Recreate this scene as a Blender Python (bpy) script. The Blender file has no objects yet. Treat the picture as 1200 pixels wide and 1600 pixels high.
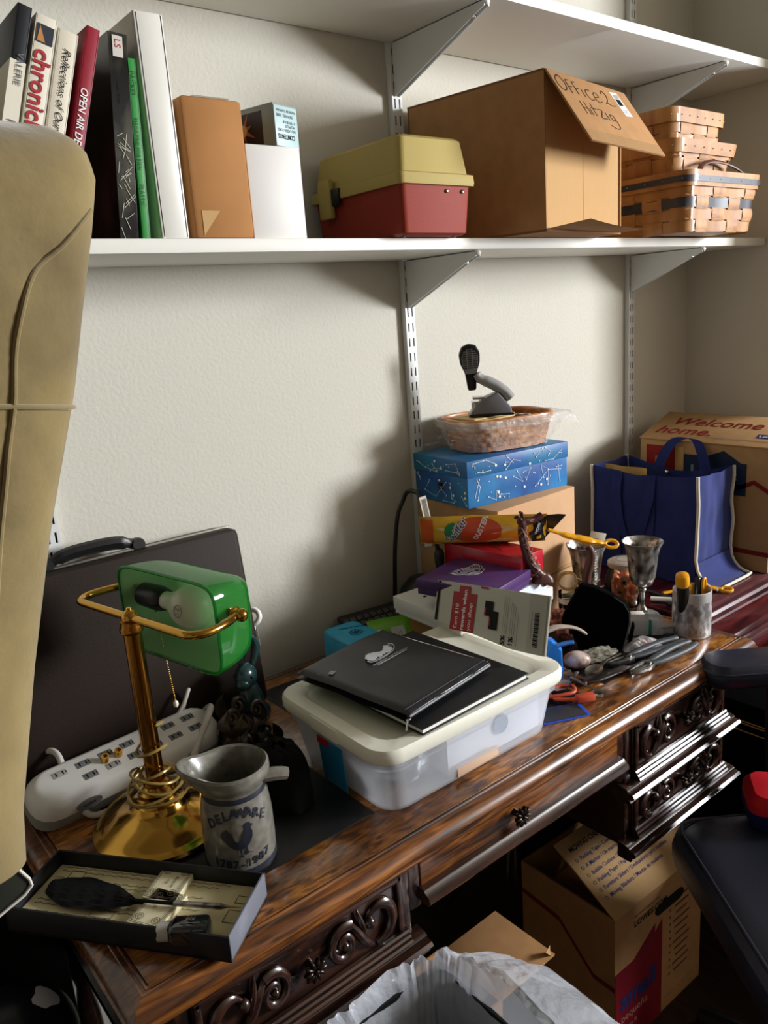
import bpy, bmesh, math, random
from mathutils import Vector, Matrix, Euler, noise
random.seed(7)
S = bpy.context.scene
COL = S.collection
PI = math.pi

# ---------------------------------------------------------------- camera, light, exposure
CAM = Vector((0.0, -1.35, 1.46))
cd = bpy.data.cameras.new('camera'); cam = bpy.data.objects.new('camera', cd); COL.objects.link(cam)
cam.matrix_world = Matrix(((0.77347, 0.20787, -0.59878, CAM.x), (-0.62988, 0.14678, -0.76270, CAM.y), (-0.07066, 0.96708, 0.24446, CAM.z), (0, 0, 0, 1)))
cd.sensor_fit = 'VERTICAL'; cd.sensor_height = 24.0; cd.lens = 24.0 * 1238.63 / 1600.0
cd.clip_start = 0.02
S.camera = cam
S.view_settings.view_transform = 'Standard'
S.view_settings.look = 'None'
S.view_settings.gamma = 1.0
S.view_settings.use_curve_mapping = False
S.view_settings.exposure = 0.1
w = bpy.data.worlds.new('sky'); S.world = w; w.use_nodes = True
bg = w.node_tree.nodes['Background']; bg.inputs[0].default_value = (0.75, 0.85, 1.0, 1); bg.inputs[1].default_value = 0.6
# daylight through the window in the far right-hand wall, past the short wall stub beside the shelves
WIN_Y, WIN_Z, WIN_W, WIN_H = -3.20, 1.97, 1.45, 1.15
WALL_X, STUB_Y, FAR_X = 2.285, -0.50, 4.30
ld = bpy.data.lights.new('window_daylight', 'AREA'); ld.shape = 'RECTANGLE'; ld.size = WIN_W - 0.06; ld.size_y = WIN_H - 0.06
ld.energy = 490; ld.color = (0.93, 0.96, 1.0)
lo = bpy.data.objects.new('window_daylight', ld); COL.objects.link(lo)
lo.location = (FAR_X + 0.03, WIN_Y, WIN_Z); lo.rotation_euler = (0, PI / 2, 0)
S.cycles.use_denoising = True
S.cycles.max_bounces = 8
S.cycles.transparent_max_bounces = 16

# ---------------------------------------------------------------- materials
def lin(h):
    if isinstance(h, (tuple, list)): c = h
    else: c = [int(h[i:i + 2], 16) / 255 for i in (0, 2, 4)]
    return tuple(x / 12.92 if x <= 0.04045 else ((x + 0.055) / 1.055) ** 2.4 for x in c) + (1.0,)

def mat(name, col, rough=0.5, metal=0.0, bump=0.0, bscale=300.0, var=0.0, vscale=20.0, col2=None, coat=0.0, spec=0.5, sheen=0.0, trans=0.0, ior=1.45, stretch=(1, 1, 1), contrast=None, detail=4.0):
    m = bpy.data.materials.new(name); m.use_nodes = True
    nt = m.node_tree; N = nt.nodes; L = nt.links; p = N['Principled BSDF']
    c = lin(col)
    if rough >= 0.55: spec *= 0.45
    p.inputs['Base Color'].default_value = c
    p.inputs['Roughness'].default_value = rough; p.inputs['Metallic'].default_value = metal
    p.inputs['Coat Weight'].default_value = coat; p.inputs['Coat Roughness'].default_value = 0.08
    p.inputs['Specular IOR Level'].default_value = spec; p.inputs['Sheen Weight'].default_value = sheen
    p.inputs['Transmission Weight'].default_value = trans; p.inputs['IOR'].default_value = ior
    if var or bump:
        tc = N.new('ShaderNodeTexCoord'); mp = N.new('ShaderNodeMapping'); mp.inputs['Scale'].default_value = stretch
        L.new(tc.outputs['Object'], mp.inputs['Vector'])
    if var:
        n = N.new('ShaderNodeTexNoise'); n.inputs['Scale'].default_value = vscale; n.inputs['Detail'].default_value = detail
        L.new(mp.outputs['Vector'], n.inputs['Vector'])
        r = N.new('ShaderNodeValToRGB'); lo_, hi_ = contrast or (0.35, 0.65)
        r.color_ramp.elements[0].position = lo_; r.color_ramp.elements[1].position = hi_
        a = lin(col2) if col2 else tuple(x * (1 - var) for x in c[:3]) + (1,)
        r.color_ramp.elements[0].color = a; r.color_ramp.elements[1].color = c
        L.new(n.outputs['Fac'], r.inputs['Fac']); L.new(r.outputs['Color'], p.inputs['Base Color'])
    if bump:
        n2 = N.new('ShaderNodeTexNoise'); n2.inputs['Scale'].default_value = bscale; n2.inputs['Detail'].default_value = 3
        L.new(mp.outputs['Vector'], n2.inputs['Vector'])
        b = N.new('ShaderNodeBump'); b.inputs['Strength'].default_value = bump; b.inputs['Distance'].default_value = 0.002
        L.new(n2.outputs['Fac'], b.inputs['Height']); L.new(b.outputs['Normal'], p.inputs['Normal'])
    return m

def wood(name, dark, mid, light, scale=6.0, stretch=(1, 12, 12), rough=0.3, coat=0.5, patch=0.0, bump=0.15):
    m = bpy.data.materials.new(name); m.use_nodes = True
    nt = m.node_tree; N = nt.nodes; L = nt.links; p = N['Principled BSDF']
    tc = N.new('ShaderNodeTexCoord'); mp = N.new('ShaderNodeMapping'); mp.inputs['Scale'].default_value = stretch
    L.new(tc.outputs['Object'], mp.inputs['Vector'])
    n = N.new('ShaderNodeTexNoise'); n.inputs['Scale'].default_value = scale; n.inputs['Detail'].default_value = 8; n.inputs['Distortion'].default_value = 1.2
    L.new(mp.outputs['Vector'], n.inputs['Vector'])
    r = N.new('ShaderNodeValToRGB'); e = r.color_ramp.elements
    e[0].position = 0.33; e[0].color = lin(dark); e[1].position = 0.68; e[1].color = lin(light)
    x = e.new(0.5); x.color = lin(mid)
    L.new(n.outputs['Fac'], r.inputs['Fac'])
    out = r.outputs['Color']
    if patch:
        v = N.new('ShaderNodeTexNoise'); v.inputs['Scale'].default_value = 14; v.inputs['Detail'].default_value = 2
        L.new(tc.outputs['Object'], v.inputs['Vector'])
        r2 = N.new('ShaderNodeValToRGB'); r2.color_ramp.elements[0].position = 0.44; r2.color_ramp.elements[1].position = 0.54
        L.new(v.outputs['Fac'], r2.inputs['Fac'])
        mx = N.new('ShaderNodeMix'); mx.data_type = 'RGBA'; mx.blend_type = 'MULTIPLY'; mx.inputs[7].default_value = (0.32, 0.26, 0.24, 1)
        mul = N.new('ShaderNodeMath'); mul.operation = 'MULTIPLY'; mul.inputs[1].default_value = patch
        L.new(r2.outputs['Color'], mul.inputs[0]); L.new(mul.outputs[0], mx.inputs[0]); L.new(out, mx.inputs[6]); out = mx.outputs[2]
    L.new(out, p.inputs['Base Color'])
    p.inputs['Roughness'].default_value = rough; p.inputs['Coat Weight'].default_value = coat; p.inputs['Coat Roughness'].default_value = 0.15
    b = N.new('ShaderNodeBump'); b.inputs['Strength'].default_value = bump; b.inputs['Distance'].default_value = 0.001
    L.new(n.outputs['Fac'], b.inputs['Height']); L.new(b.outputs['Normal'], p.inputs['Normal'])
    return m

def film(name, col, alpha, rough=0.15, translucent=0.0, wave=0.0):
    """thin plastic: part see-through, part glossy skin, part milky"""
    m = bpy.data.materials.new(name); m.use_nodes = True
    nt = m.node_tree; N = nt.nodes; L = nt.links; p = N['Principled BSDF']; o = N['Material Output']
    p.inputs['Base Color'].default_value = lin(col); p.inputs['Roughness'].default_value = rough
    t = N.new('ShaderNodeBsdfTransparent'); t.inputs[0].default_value = (1, 1, 1, 1)
    sh = p.outputs[0]
    if translucent:
        tl = N.new('ShaderNodeBsdfTranslucent'); tl.inputs[0].default_value = lin(col)
        ms = N.new('ShaderNodeMixShader'); ms.inputs[0].default_value = translucent
        L.new(sh, ms.inputs[1]); L.new(tl.outputs[0], ms.inputs[2]); sh = ms.outputs[0]
    mx = N.new('ShaderNodeMixShader'); mx.inputs[0].default_value = alpha
    L.new(t.outputs[0], mx.inputs[1]); L.new(sh, mx.inputs[2]); L.new(mx.outputs[0], o.inputs[0])
    if wave:
        tc = N.new('ShaderNodeTexCoord'); n2 = N.new('ShaderNodeTexNoise'); n2.inputs['Scale'].default_value = 45; n2.inputs['Detail'].default_value = 3
        L.new(tc.outputs['Object'], n2.inputs['Vector'])
        b = N.new('ShaderNodeBump'); b.inputs['Strength'].default_value = wave; b.inputs['Distance'].default_value = 0.01
        L.new(n2.outputs['Fac'], b.inputs['Height']); L.new(b.outputs['Normal'], p.inputs['Normal'])
    return m

def glass(name, col='ffffff', rough=0.0, ior=1.45):
    m = bpy.data.materials.new(name); m.use_nodes = True
    nt = m.node_tree; N = nt.nodes; L = nt.links; o = N['Material Output']; N.remove(N['Principled BSDF'])
    t = N.new('ShaderNodeBsdfTransparent'); t.inputs[0].default_value = lin(col)
    g = N.new('ShaderNodeBsdfGlossy'); g.inputs['Roughness'].default_value = 0.03
    f = N.new('ShaderNodeFresnel'); f.inputs[0].default_value = ior
    mx = N.new('ShaderNodeMixShader'); L.new(f.outputs[0], mx.inputs[0]); L.new(t.outputs[0], mx.inputs[1]); L.new(g.outputs[0], mx.inputs[2]); L.new(mx.outputs[0], o.inputs[0])
    return m

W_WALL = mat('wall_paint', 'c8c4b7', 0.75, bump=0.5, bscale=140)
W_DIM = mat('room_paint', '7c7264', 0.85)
W_CEIL = mat('ceiling_paint', '9a9182', 0.9)
W_FLOOR = wood('floor_wood', '1c110b', '2c1b11', '3a2416', 3, (10, 1, 1), 0.45, 0.0)
WHITE_TRIM = mat('white_trim', 'e6e4de', 0.4)
SHELF = mat('white_shelf', 'e8e6dd', 0.45, bump=0.05, bscale=90)
STEEL_W = mat('white_steel', 'd4d5d3', 0.4)
BLACK = mat('black_matte', '0a0a0a', 0.6)
DARKSLOT = mat('slot_dark', '151515', 0.8)
BPLAST = mat('black_plastic', '121213', 0.35)
GREYPL = mat('grey_plastic', '6d6f70', 0.4)
DGREY = mat('dark_grey', '2b2b2c', 0.45)
WHITEP = mat('white_plastic', 'e9e7e2', 0.35)
CREAM = mat('cream', 'e3dcc6', 0.5)
PAPER = mat('paper', 'e8e6df', 0.7)
INK = mat('ink_black', '17161a', 0.7)
INKGREY = mat('ink_grey', '6f6f70', 0.7)
RED = mat('red_print', 'a3191f', 0.45)
MAROONTXT = mat('maroon_print', '7c1f1c', 0.7)
NAVYTXT = mat('navy_print', '23306b', 0.7)
WHITEINK = mat('white_print', 'efeeea', 0.6)
SILVERINK = mat('silver_print', 'c9c8cc', 0.35)
CARD = mat('corrugated_card', 'b4875a', 0.8, var=0.12, vscale=30, bump=0.06, bscale=60)
CARD2 = mat('kraft_card', 'b07b48', 0.75, var=0.15, vscale=9, bump=0.05, bscale=40)
CARDIN = mat('card_inside', 'c09a6a', 0.85, var=0.08, vscale=40, stretch=(40, 1, 1))
TAPE = film('packing_tape', 'c8a878', 0.35, 0.15)
CHROME = mat('chrome', 'c8c8c8', 0.18, 1.0)
PEWTER = mat('pewter', 'cbc8c4', 0.27, .85, var=0.6, vscale=42, col2='5d554f', contrast=(.4, .56), bump=0.1, bscale=60)
STEEL = mat('steel', '9c9a97', 0.3, 1.0, var=0.4, vscale=60)
BRASS = mat('brass', 'c99a45', 0.14, 1.0)
BRASS2 = mat('brass_column', 'a8712f', 0.2, 1.0)
GOLD = mat('gold_trim', 'b8924a', 0.3, 1.0)

# ---------------------------------------------------------------- mesh helpers
def V(*a): return Vector(a)
def rot(rx=0, ry=0, rz=0): return Euler((math.radians(rx), math.radians(ry), math.radians(rz))).to_matrix().to_4x4()
def tr(x=0, y=0, z=0): return Matrix.Translation((x, y, z))
def frame(o, xd, yd):
    x = Vector(xd).normalized(); y = Vector(yd); y = (y - x * y.dot(x)).normalized(); z = x.cross(y)
    return Matrix(((x.x, y.x, z.x, o[0]), (x.y, y.y, z.y, o[1]), (x.z, y.z, z.z, o[2]), (0, 0, 0, 1)))

class B:
    """collects shapes; done() links them as ONE mesh object"""
    def __init__(s, M=None):
        s.bm = bmesh.new(); s.mats = []; s.M = M or Matrix()
    def mi(s, m):
        if m not in s.mats: s.mats.append(m)
        return s.mats.index(m)
    def add(s, t, m, M=None, smooth=True):
        i = s.mi(m)
        for f in t.faces: f.material_index = i; f.smooth = smooth
        t.transform(s.M @ (M or Matrix()))
        me = bpy.data.meshes.new('tmp'); t.to_mesh(me); t.free(); s.bm.from_mesh(me); bpy.data.meshes.remove(me)
    def box(s, c, d, m, bev=0.0, M=None, r=None, seg=2, taper=None):
        t = bmesh.new(); bmesh.ops.create_cube(t, size=1)
        for v in t.verts:
            k = 1.0
            if taper and v.co.z < 0: k = taper
            v.co = Vector((v.co.x * d[0] * k, v.co.y * d[1] * k, v.co.z * d[2]))
        if bev: bmesh.ops.bevel(t, geom=t.edges[:], offset=bev, segments=seg, profile=0.5, affect='EDGES', clamp_overlap=True)
        X = tr(*c) @ (rot(*r) if r else Matrix())
        s.add(t, m, (M or Matrix()) @ X, smooth=False); return s
    def b2(s, a, b, m, bev=0.0, M=None):
        return s.box([(a[i] + b[i]) / 2 for i in range(3)], [abs(b[i] - a[i]) for i in range(3)], m, bev, M)
    def prism(s, pts, z0, z1, m, M=None, bev=0.0, smooth=False):
        t = bmesh.new(); lo_ = [t.verts.new((x, y, z0)) for x, y in pts]; hi = [t.verts.new((x, y, z1)) for x, y in pts]
        n = len(pts); t.faces.new(lo_[::-1]); t.faces.new(hi)
        for i in range(n): t.faces.new((lo_[i], lo_[(i + 1) % n], hi[(i + 1) % n], hi[i]))
        bmesh.ops.recalc_face_normals(t, faces=t.faces[:])
        if bev: bmesh.ops.bevel(t, geom=t.edges[:], offset=bev, segments=2, profile=0.5, affect='EDGES', clamp_overlap=True)
        s.add(t, m, M, smooth); return s
    def lathe(s, prof, m, M=None, seg=32, fn=None, arc=2 * PI):
        t = bmesh.new(); full = abs(arc - 2 * PI) < 1e-6; n = seg if full else seg + 1; R = []
        for r, z in prof:
            row = []
            for k in range(n):
                a = arc * k / seg; co = Vector((r * math.cos(a), r * math.sin(a), z))
                row.append(t.verts.new(fn(co, a) if fn else co))
            R.append(row)
        for i in range(len(R) - 1):
            for k in range(seg):
                q = [R[i][k], R[i][(k + 1) % n], R[i + 1][(k + 1) % n], R[i + 1][k]]
                try: t.faces.new(q)
                except ValueError: pass
        bmesh.ops.remove_doubles(t, verts=t.verts[:], dist=1e-6)
        bmesh.ops.recalc_face_normals(t, faces=t.faces[:])
        s.add(t, m, M, True); return s
    def tube(s, P, r, m, M=None, seg=8, closed=False, flat=1.0, caps=True):
        P = [Vector(p) for p in P]; n = len(P)
        rr = r if isinstance(r, (list, tuple)) else [r] * n
        t = bmesh.new(); rows = []; up = None
        for i, p in enumerate(P):
            if closed: d = P[(i + 1) % n] - P[i - 1]
            else: d = P[min(i + 1, n - 1)] - P[max(i - 1, 0)]
            if d.length < 1e-9: d = Vector((0, 0, 1))
            d.normalize()
            if up is None: up = d.orthogonal().normalized() if abs(d.z) > 0.95 else Vector((0, 0, 1))
            a = (up - d * up.dot(d))
            a = a.normalized() if a.length > 1e-6 else d.orthogonal().normalized()
            b = d.cross(a); up = a
            rows.append([t.verts.new(p + (a * math.cos(k * 2 * PI / seg) * flat + b * math.sin(k * 2 * PI / seg)) * rr[i]) for k in range(seg)])
        for i in range(n if closed else n - 1):
            A, Bq = rows[i], rows[(i + 1) % n]
            for k in range(seg): t.faces.new((A[k], A[(k + 1) % seg], Bq[(k + 1) % seg], Bq[k]))
        if not closed and caps:
            t.faces.new(rows[0][::-1]); t.faces.new(rows[-1])
        bmesh.ops.recalc_face_normals(t, faces=t.faces[:])
        s.add(t, m, M, True); return s
    def ball(s, c, r, m, M=None, seg=20, rings=12, R=None):
        t = bmesh.new(); bmesh.ops.create_uvsphere(t, u_segments=seg, v_segments=rings, radius=1)
        d = r if isinstance(r, (list, tuple)) else (r, r, r)
        X = tr(*c) @ (R or Matrix()) @ Matrix.Diagonal((d[0], d[1], d[2], 1))
        s.add(t, m, (M or Matrix()) @ X, True); return s
    def sheet(s, fn, nu, nv, m, th=0.0, M=None, smooth=True, closed=False):
        t = bmesh.new(); n = nu if closed else nu + 1
        G = [[t.verts.new(fn(i / nu, j / nv)) for j in range(nv + 1)] for i in range(n)]
        for i in range(nu):
            for j in range(nv):
                a, b = G[i], G[(i + 1) % n]
                t.faces.new((a[j], b[j], b[j + 1], a[j + 1]))
        if th:
            bmesh.ops.solidify(t, geom=t.faces[:], thickness=th)
            bmesh.ops.recalc_face_normals(t, faces=t.faces[:])
        s.add(t, m, M, smooth); return s
    def poly(s, pts, m, M=None, th=0.0005):
        """thin printed shape in the local XY plane"""
        t = bmesh.new(); f = t.faces.new([t.verts.new((x, y, 0)) for x, y in pts])
        f.normal_update()
        if f.normal.z < 0: f.normal_flip()
        ex = bmesh.ops.extrude_face_region(t, geom=t.faces[:]); bmesh.ops.translate(t, verts=[v for v in ex['geom'] if isinstance(v, bmesh.types.BMVert)], vec=(0, 0, th))
        bmesh.ops.recalc_face_normals(t, faces=t.faces[:])
        s.add(t, m, M, False); return s
    def rings(s, cx, cy, prof, m, cap0=False, cap1=False, M=None, smooth=False, half=(1, 1)):
        """rounded-off rectangle rings: prof = [(half_x, half_y, z, corner)]"""
        t = bmesh.new(); rows = []
        for hx, hy, z, c in prof:
            row = []
            for q, (sx, sy) in enumerate(((1, 1), (-1, 1), (-1, -1), (1, -1))):
                K = 5
                for k in range(K):
                    a = q * PI / 2 + (PI / 2) * k / (K - 1)
                    row.append(t.verts.new((cx + sx * (hx - c) + c * math.cos(a), cy + sy * (hy - c) + c * math.sin(a), z)))
            rows.append(row)
        n = len(rows[0])
        for i in range(len(rows) - 1):
            for k in range(n): t.faces.new((rows[i][k], rows[i][(k + 1) % n], rows[i + 1][(k + 1) % n], rows[i + 1][k]))
        if cap0: t.faces.new(rows[0][::-1])
        if cap1: t.faces.new(rows[-1])
        bmesh.ops.remove_doubles(t, verts=t.verts[:], dist=1e-7)
        bmesh.ops.recalc_face_normals(t, faces=t.faces[:])
        s.add(t, m, M, smooth); return s
    def text(s, body, size, m, M=None, align='CENTER', bold=0.0, shear=0.0, sx=1.0, fn=None, th=0.0004, space=1.0, cuts=0):
        c = bpy.data.curves.new('t', 'FONT'); c.body = body; c.size = size; c.align_x = align; c.offset = bold * size; c.shear = shear
        c.resolution_u = 3; c.space_character = space; c.fill_mode = 'FRONT' if hasattr(c, 'fill_mode') and False else c.fill_mode
        o = bpy.data.objects.new('t', c); me = bpy.data.meshes.new_from_object(o)
        t = bmesh.new(); t.from_mesh(me); bpy.data.meshes.remove(me); bpy.data.objects.remove(o); bpy.data.curves.remove(c)
        for v in t.verts:
            v.co.x *= sx; v.co.z = th
            if fn: v.co = fn(v.co)
        s.add(t, m, M, False); return s
    def stroke(s, P, wd, m, M=None, z=0.0006):
        return s.tube([(p[0], p[1], z) for p in P], wd, m, M, seg=6, flat=0.4)
    def done(s, name, parent=None, label=None, loc=None, rz=0, sharp=True):
        me = bpy.data.meshes.new(name)
        bmesh.ops.remove_doubles(s.bm, verts=s.bm.verts[:], dist=1e-7)
        s.bm.to_mesh(me); s.bm.free()
        for m in s.mats: me.materials.append(m)
        try: me.set_sharp_from_angle(angle=math.radians(38))
        except Exception: pass
        o = bpy.data.objects.new(name, me); COL.objects.link(o)
        if parent: o.parent = parent
        if loc: o.location = loc
        if rz: o.rotation_euler = (0, 0, math.radians(rz))
        if label: o['label'] = label
        return o

def tag(o, label, cat, group=None, kind=None):
    o['label'] = label; o['category'] = cat
    if group: o['group'] = group
    if kind: o['kind'] = kind
    return o
def thing(name, label, cat, loc=(0, 0, 0), rz=0, group=None, tilt=None):
    o = bpy.data.objects.new(name, None); COL.objects.link(o); o.empty_display_size = 0.05
    o.location = loc; r = tilt or (0, 0)
    o.rotation_euler = (math.radians(r[0]), math.radians(r[1]), math.radians(rz))
    return tag(o, label, cat, group)
def copy_thing(root, loc, rz=None, label=None):
    r = root.copy(); COL.objects.link(r); r.location = loc
    if rz is not None: r.rotation_euler[2] = math.radians(rz)
    if label: r['label'] = label
    for ch in list(root.children):
        c = ch.copy(); COL.objects.link(c); c.parent = r
        for g in list(ch.children):
            d = g.copy(); COL.objects.link(d); d.parent = c
    return r
def inv(o): return tr(-o.location.x, -o.location.y, -o.location.z)   # world coordinates -> coordinates of an unrotated thing
def structure(o, cat=None):
    o['kind'] = 'structure'; return o
def arc(c, r, a0, a1, n=12, z=0.0): return [(c[0] + r * math.cos(math.radians(a0 + (a1 - a0) * i / n)), c[1] + r * math.sin(math.radians(a0 + (a1 - a0) * i / n)), z) for i in range(n + 1)]
def wig(x, y, z, k=1.0): return noise.noise(Vector((x * k, y * k, z * k)))
def lerp(a, b, t): return a + (b - a) * t
def smoothpath(P, n=6):
    P = [Vector(p) for p in P]; out = []
    for i in range(len(P) - 1):
        p0, p1, p2, p3 = P[max(i - 1, 0)], P[i], P[i + 1], P[min(i + 2, len(P) - 1)]
        for k in range(n):
            t = k / n
            out.append(0.5 * ((2 * p1) + (p2 - p0) * t + (2 * p0 - 5 * p1 + 4 * p2 - p3) * t * t + (3 * p1 - p0 - 3 * p2 + p3) * t ** 3))
    out.append(P[-1]); return out

# ---------------------------------------------------------------- the room
DESK_Z = 0.76
def wallplane(name, a, b, m): return structure(B().b2(a, b, m).done(name))
XL, YF, ZC = -1.9, -4.2, 2.6
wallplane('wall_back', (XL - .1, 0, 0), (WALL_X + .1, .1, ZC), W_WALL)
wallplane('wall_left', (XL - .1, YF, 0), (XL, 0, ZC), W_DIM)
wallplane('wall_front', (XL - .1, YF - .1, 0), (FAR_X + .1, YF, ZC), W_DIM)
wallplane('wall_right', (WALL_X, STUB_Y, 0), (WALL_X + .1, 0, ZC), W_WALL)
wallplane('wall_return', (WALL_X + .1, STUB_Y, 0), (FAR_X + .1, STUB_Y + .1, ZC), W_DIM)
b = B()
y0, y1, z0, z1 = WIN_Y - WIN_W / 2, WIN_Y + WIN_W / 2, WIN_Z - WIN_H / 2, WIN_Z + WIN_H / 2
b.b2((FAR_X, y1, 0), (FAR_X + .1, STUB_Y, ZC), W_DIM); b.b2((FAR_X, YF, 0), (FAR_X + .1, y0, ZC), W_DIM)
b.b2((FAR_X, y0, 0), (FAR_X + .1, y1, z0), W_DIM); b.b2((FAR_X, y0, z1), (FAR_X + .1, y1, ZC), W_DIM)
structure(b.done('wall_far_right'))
wallplane('floor', (XL - .1, YF - .1, -.1), (FAR_X + .1, .1, 0), W_FLOOR)
wallplane('ceiling', (XL - .1, YF - .1, ZC), (FAR_X + .1, .1, ZC + .1), W_CEIL)
b = B()
for (a, c) in (((y0 - .06, z0 - .06), (y0, z1 + .06)), ((y1, z0 - .06), (y1 + .06, z1 + .06)), ((y0, z1), (y1, z1 + .06)), ((y0 - .08, z0 - .05), (y1 + .08, z0))):
    b.b2((FAR_X - .02, a[0], a[1]), (FAR_X - .001, c[0], c[1]), WHITE_TRIM, .004)
structure(b.done('window_1'))
b = B(); b.b2((XL, -.014, 0), (WALL_X, -.001, .1), WHITE_TRIM, .003); structure(b.done('baseboard_back'))
b = B(); b.b2((WALL_X - .014, STUB_Y, 0), (WALL_X - .001, -.015, .1), WHITE_TRIM, .003); structure(b.done('baseboard_right'))

# ---------------------------------------------------------------- shelving
SZ1, SZ2, STH = 1.563, 1.980, 0.020           # undersides of the two shelves, board thickness
def slotted_standard(x, label):
    t = thing('shelf_standard', label, 'shelf standard', (x, 0, 0), group='slotted shelf standards on the back wall')
    z0, z1, wd, dp = 0.86, 2.42, 0.026, 0.013
    b = B()
    b.b2((-wd / 2, -dp, z0), (-wd / 2 + .0015, -.0005, z1), STEEL_W); b.b2((wd / 2 - .0015, -dp, z0), (wd / 2, -.0005, z1), STEEL_W)
    y = (-dp - .0015, -dp)
    for a, c in ((-wd / 2, -.0078), (-.0042, .0042), (.0078, wd / 2)): b.b2((a, y[0], z0), (c, y[1], z1), STEEL_W)
    z = z0; sl, pit = 0.018, 0.03175
    while z < z1:
        for a in (-.0078, .0042): b.b2((a, y[0], z), (a + .0036, y[1], min(z + pit - sl, z1)), STEEL_W)
        z += pit
    b.done('channel', t)
    b = B(); b.b2((-wd / 2 + .0016, -.004, z0), (wd / 2 - .0016, -.003, z1), DARKSLOT); b.done('channel_back', t)
    for zz in (1.345, 1.72, 2.2, .95):
        q = B(); q.lathe([(0, -.002), (.003, -.002), (.0038, -.0005), (.0038, 0)], CHROME, tr(0, -dp - .0016, zz) @ rot(-90) @ rot(180), 12); q.done('screw', t)
    return t
STX = (0.351, 1.160, 1.978)
slotted_standard(STX[0], 'white slotted shelf standard behind the briefcase at the left')
slotted_standard(STX[1], 'white slotted shelf standard rising behind the blue constellation shoe box')
slotted_standard(STX[2], 'white slotted shelf standard nearest the room corner, behind the blue tote bag')
def bracket(x, z, depth, label):
    t = thing('shelf_bracket', label, 'shelf bracket', (x, -.0155, z), group='white shelf brackets')
    d = depth - .018; h0, h1 = .1, .012
    b = B()
    pts = [(0, -.0015), (-d, -.0015), (-d - .003, -.005), (-d - .002, -h1), (-d + .012, -h1 - .004), (0, -h0)]
    for sx in (-.0065, .0045): b.prism(pts, sx, sx + .002, STEEL_W, Matrix(((0, 0, 1, 0), (1, 0, 0, 0), (0, 1, 0, 0), (0, 0, 0, 1))))
    b.done('side_plate', t)
    b = B(); b.b2((-.0065, -d, -.0035), (.0065, -.004, -.0008), STEEL_W, .0005); b.done('top_flange', t)
    b = B(); b.ball((0, -d - .003, -.006), (.0065, .004, .005), WHITEP); b.done('end_cap', t)
    b = B(); b.lathe([(0, -.004), (.004, -.003), (.004, .004)], CHROME, tr(0, -d + .03, -.02), 10); b.done('set_screw', t)
    b = B()
    for sx in (-.0058, .0042): b.b2((sx, .0005, -.012), (sx + .0016, .011, -.002), STEEL_W); b.b2((sx, .0005, -h0 + .004), (sx + .0016, .011, -h0 + .014), STEEL_W)
    b.done('hook', t)
    return t
bracket(STX[0], SZ1, .225, 'white shelf bracket at the left under the lower shelf, mostly behind the suede panel')
bracket(STX[1], SZ1, .225, 'white shelf bracket under the lower shelf, below the tan and red plastic case')
bracket(STX[2], SZ1, .225, 'white shelf bracket under the lower shelf on the right standard, below the baskets')
bracket(STX[1], SZ2, .27, 'white shelf bracket under the upper shelf on the middle standard')
bracket(STX[2], SZ2, .27, 'white shelf bracket under the upper shelf on the right standard, above the baskets')
def shelf(z, depth, label):
    b = B(); b.b2((-.6, -depth, 0), (WALL_X - .004, -.004, STH), SHELF, .0012)
    return tag(b.done('wall_shelf', loc=(0, 0, z)), label, 'shelf', 'white wall shelves')
shelf(SZ1, .234, 'lower white wall shelf carrying books, boxes and baskets')
shelf(SZ2, .28, 'upper white wall shelf at the top of the photo, empty, seen from below')
ST = SZ1 + STH                                 # top of the lower shelf

# ---------------------------------------------------------------- books on the lower shelf
COVERS = {}
def cm(h, r=0.45):
    k = (h, r)
    if k not in COVERS: COVERS[k] = mat('cover_' + h, h, r)
    return COVERS[k]
def book(x, lean, th, h, d, cov, label, pages='e5dfcd', soft=False, spine=None):
    """x = left foot of the spine on the shelf; spine faces the room"""
    t = thing('book', label, 'book', (x, -.232, ST), group='books on the lower shelf', tilt=(0, lean))
    c = cm(cov) if isinstance(cov, str) else cov
    e = .0025 if not soft else .0008
    b = B(); b.b2((0, 0, 0), (e, d, h), c, .0008); b.b2((th - e, 0, 0), (th, d, h), c, .0008)
    b.b2((0, 0, 0), (th, e, h), c, .0012 if not soft else .0006)
    b.done('cover', t)
    p = B(); p.b2((e, e, .003), (th - e, d - .004, h - .003), cm(pages, .9)); p.done('page_block', t)
    return t
def spine_frame(th, h):                        # x runs down the spine (top to bottom), y across it to the right when read from the side
    return frame((th / 2, -.0006, h), (0, 0, -1), (1, 0, 0))
lean = math.degrees(math.atan(.31))
lean = 17.0
t = book(.281, lean, .017, .29, .22, '15171c', 'dark book with a cream label band leaning at the far left of the shelf')
b = B(); b.b2((-.0008, -.0009, .0), (.0178, .07, .222), cm('ddd6c2')); b.done('paper_band', t)
b = B(); F = spine_frame(.017, .29); b.text('VALERIE', .011, INKGREY, F @ tr(.078, -.002, .0012)); b.text('ITS A', .014, INKGREY, F @ tr(.155, -.004, .0012)); b.done('lettering', t)
t = book(.304, lean, .026, .282, .22, 'd9d2bf', 'thick cream book with bold red lettering on its spine')
b = B(); F = spine_frame(.026, .282)
b.text('chronicle', .029, cm('a3202a'), F @ tr(.042, -.009, .0004), 'LEFT', bold=.022, sx=1.0)
b.text('of the', .016, INKGREY, F @ tr(.176, .002, .0004), 'LEFT', shear=.3); b.text('times', .016, INKGREY, F @ tr(.176, -.012, .0004), 'LEFT', shear=.3)
b.poly([(.012, -.010), (.034, -.010), (.034, .010), (.012, .010)], cm('1c2530'), F); b.poly([(.014, -.007), (.033, .001), (.033, -.009)], cm('b87c3c'), F @ tr(0, 0, .0005)); b.done('lettering', t)
t = book(.333, lean, .025, .268, .2, 'd6cdb8', 'cream book with fine black italic title beside the red-spined book')
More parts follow.
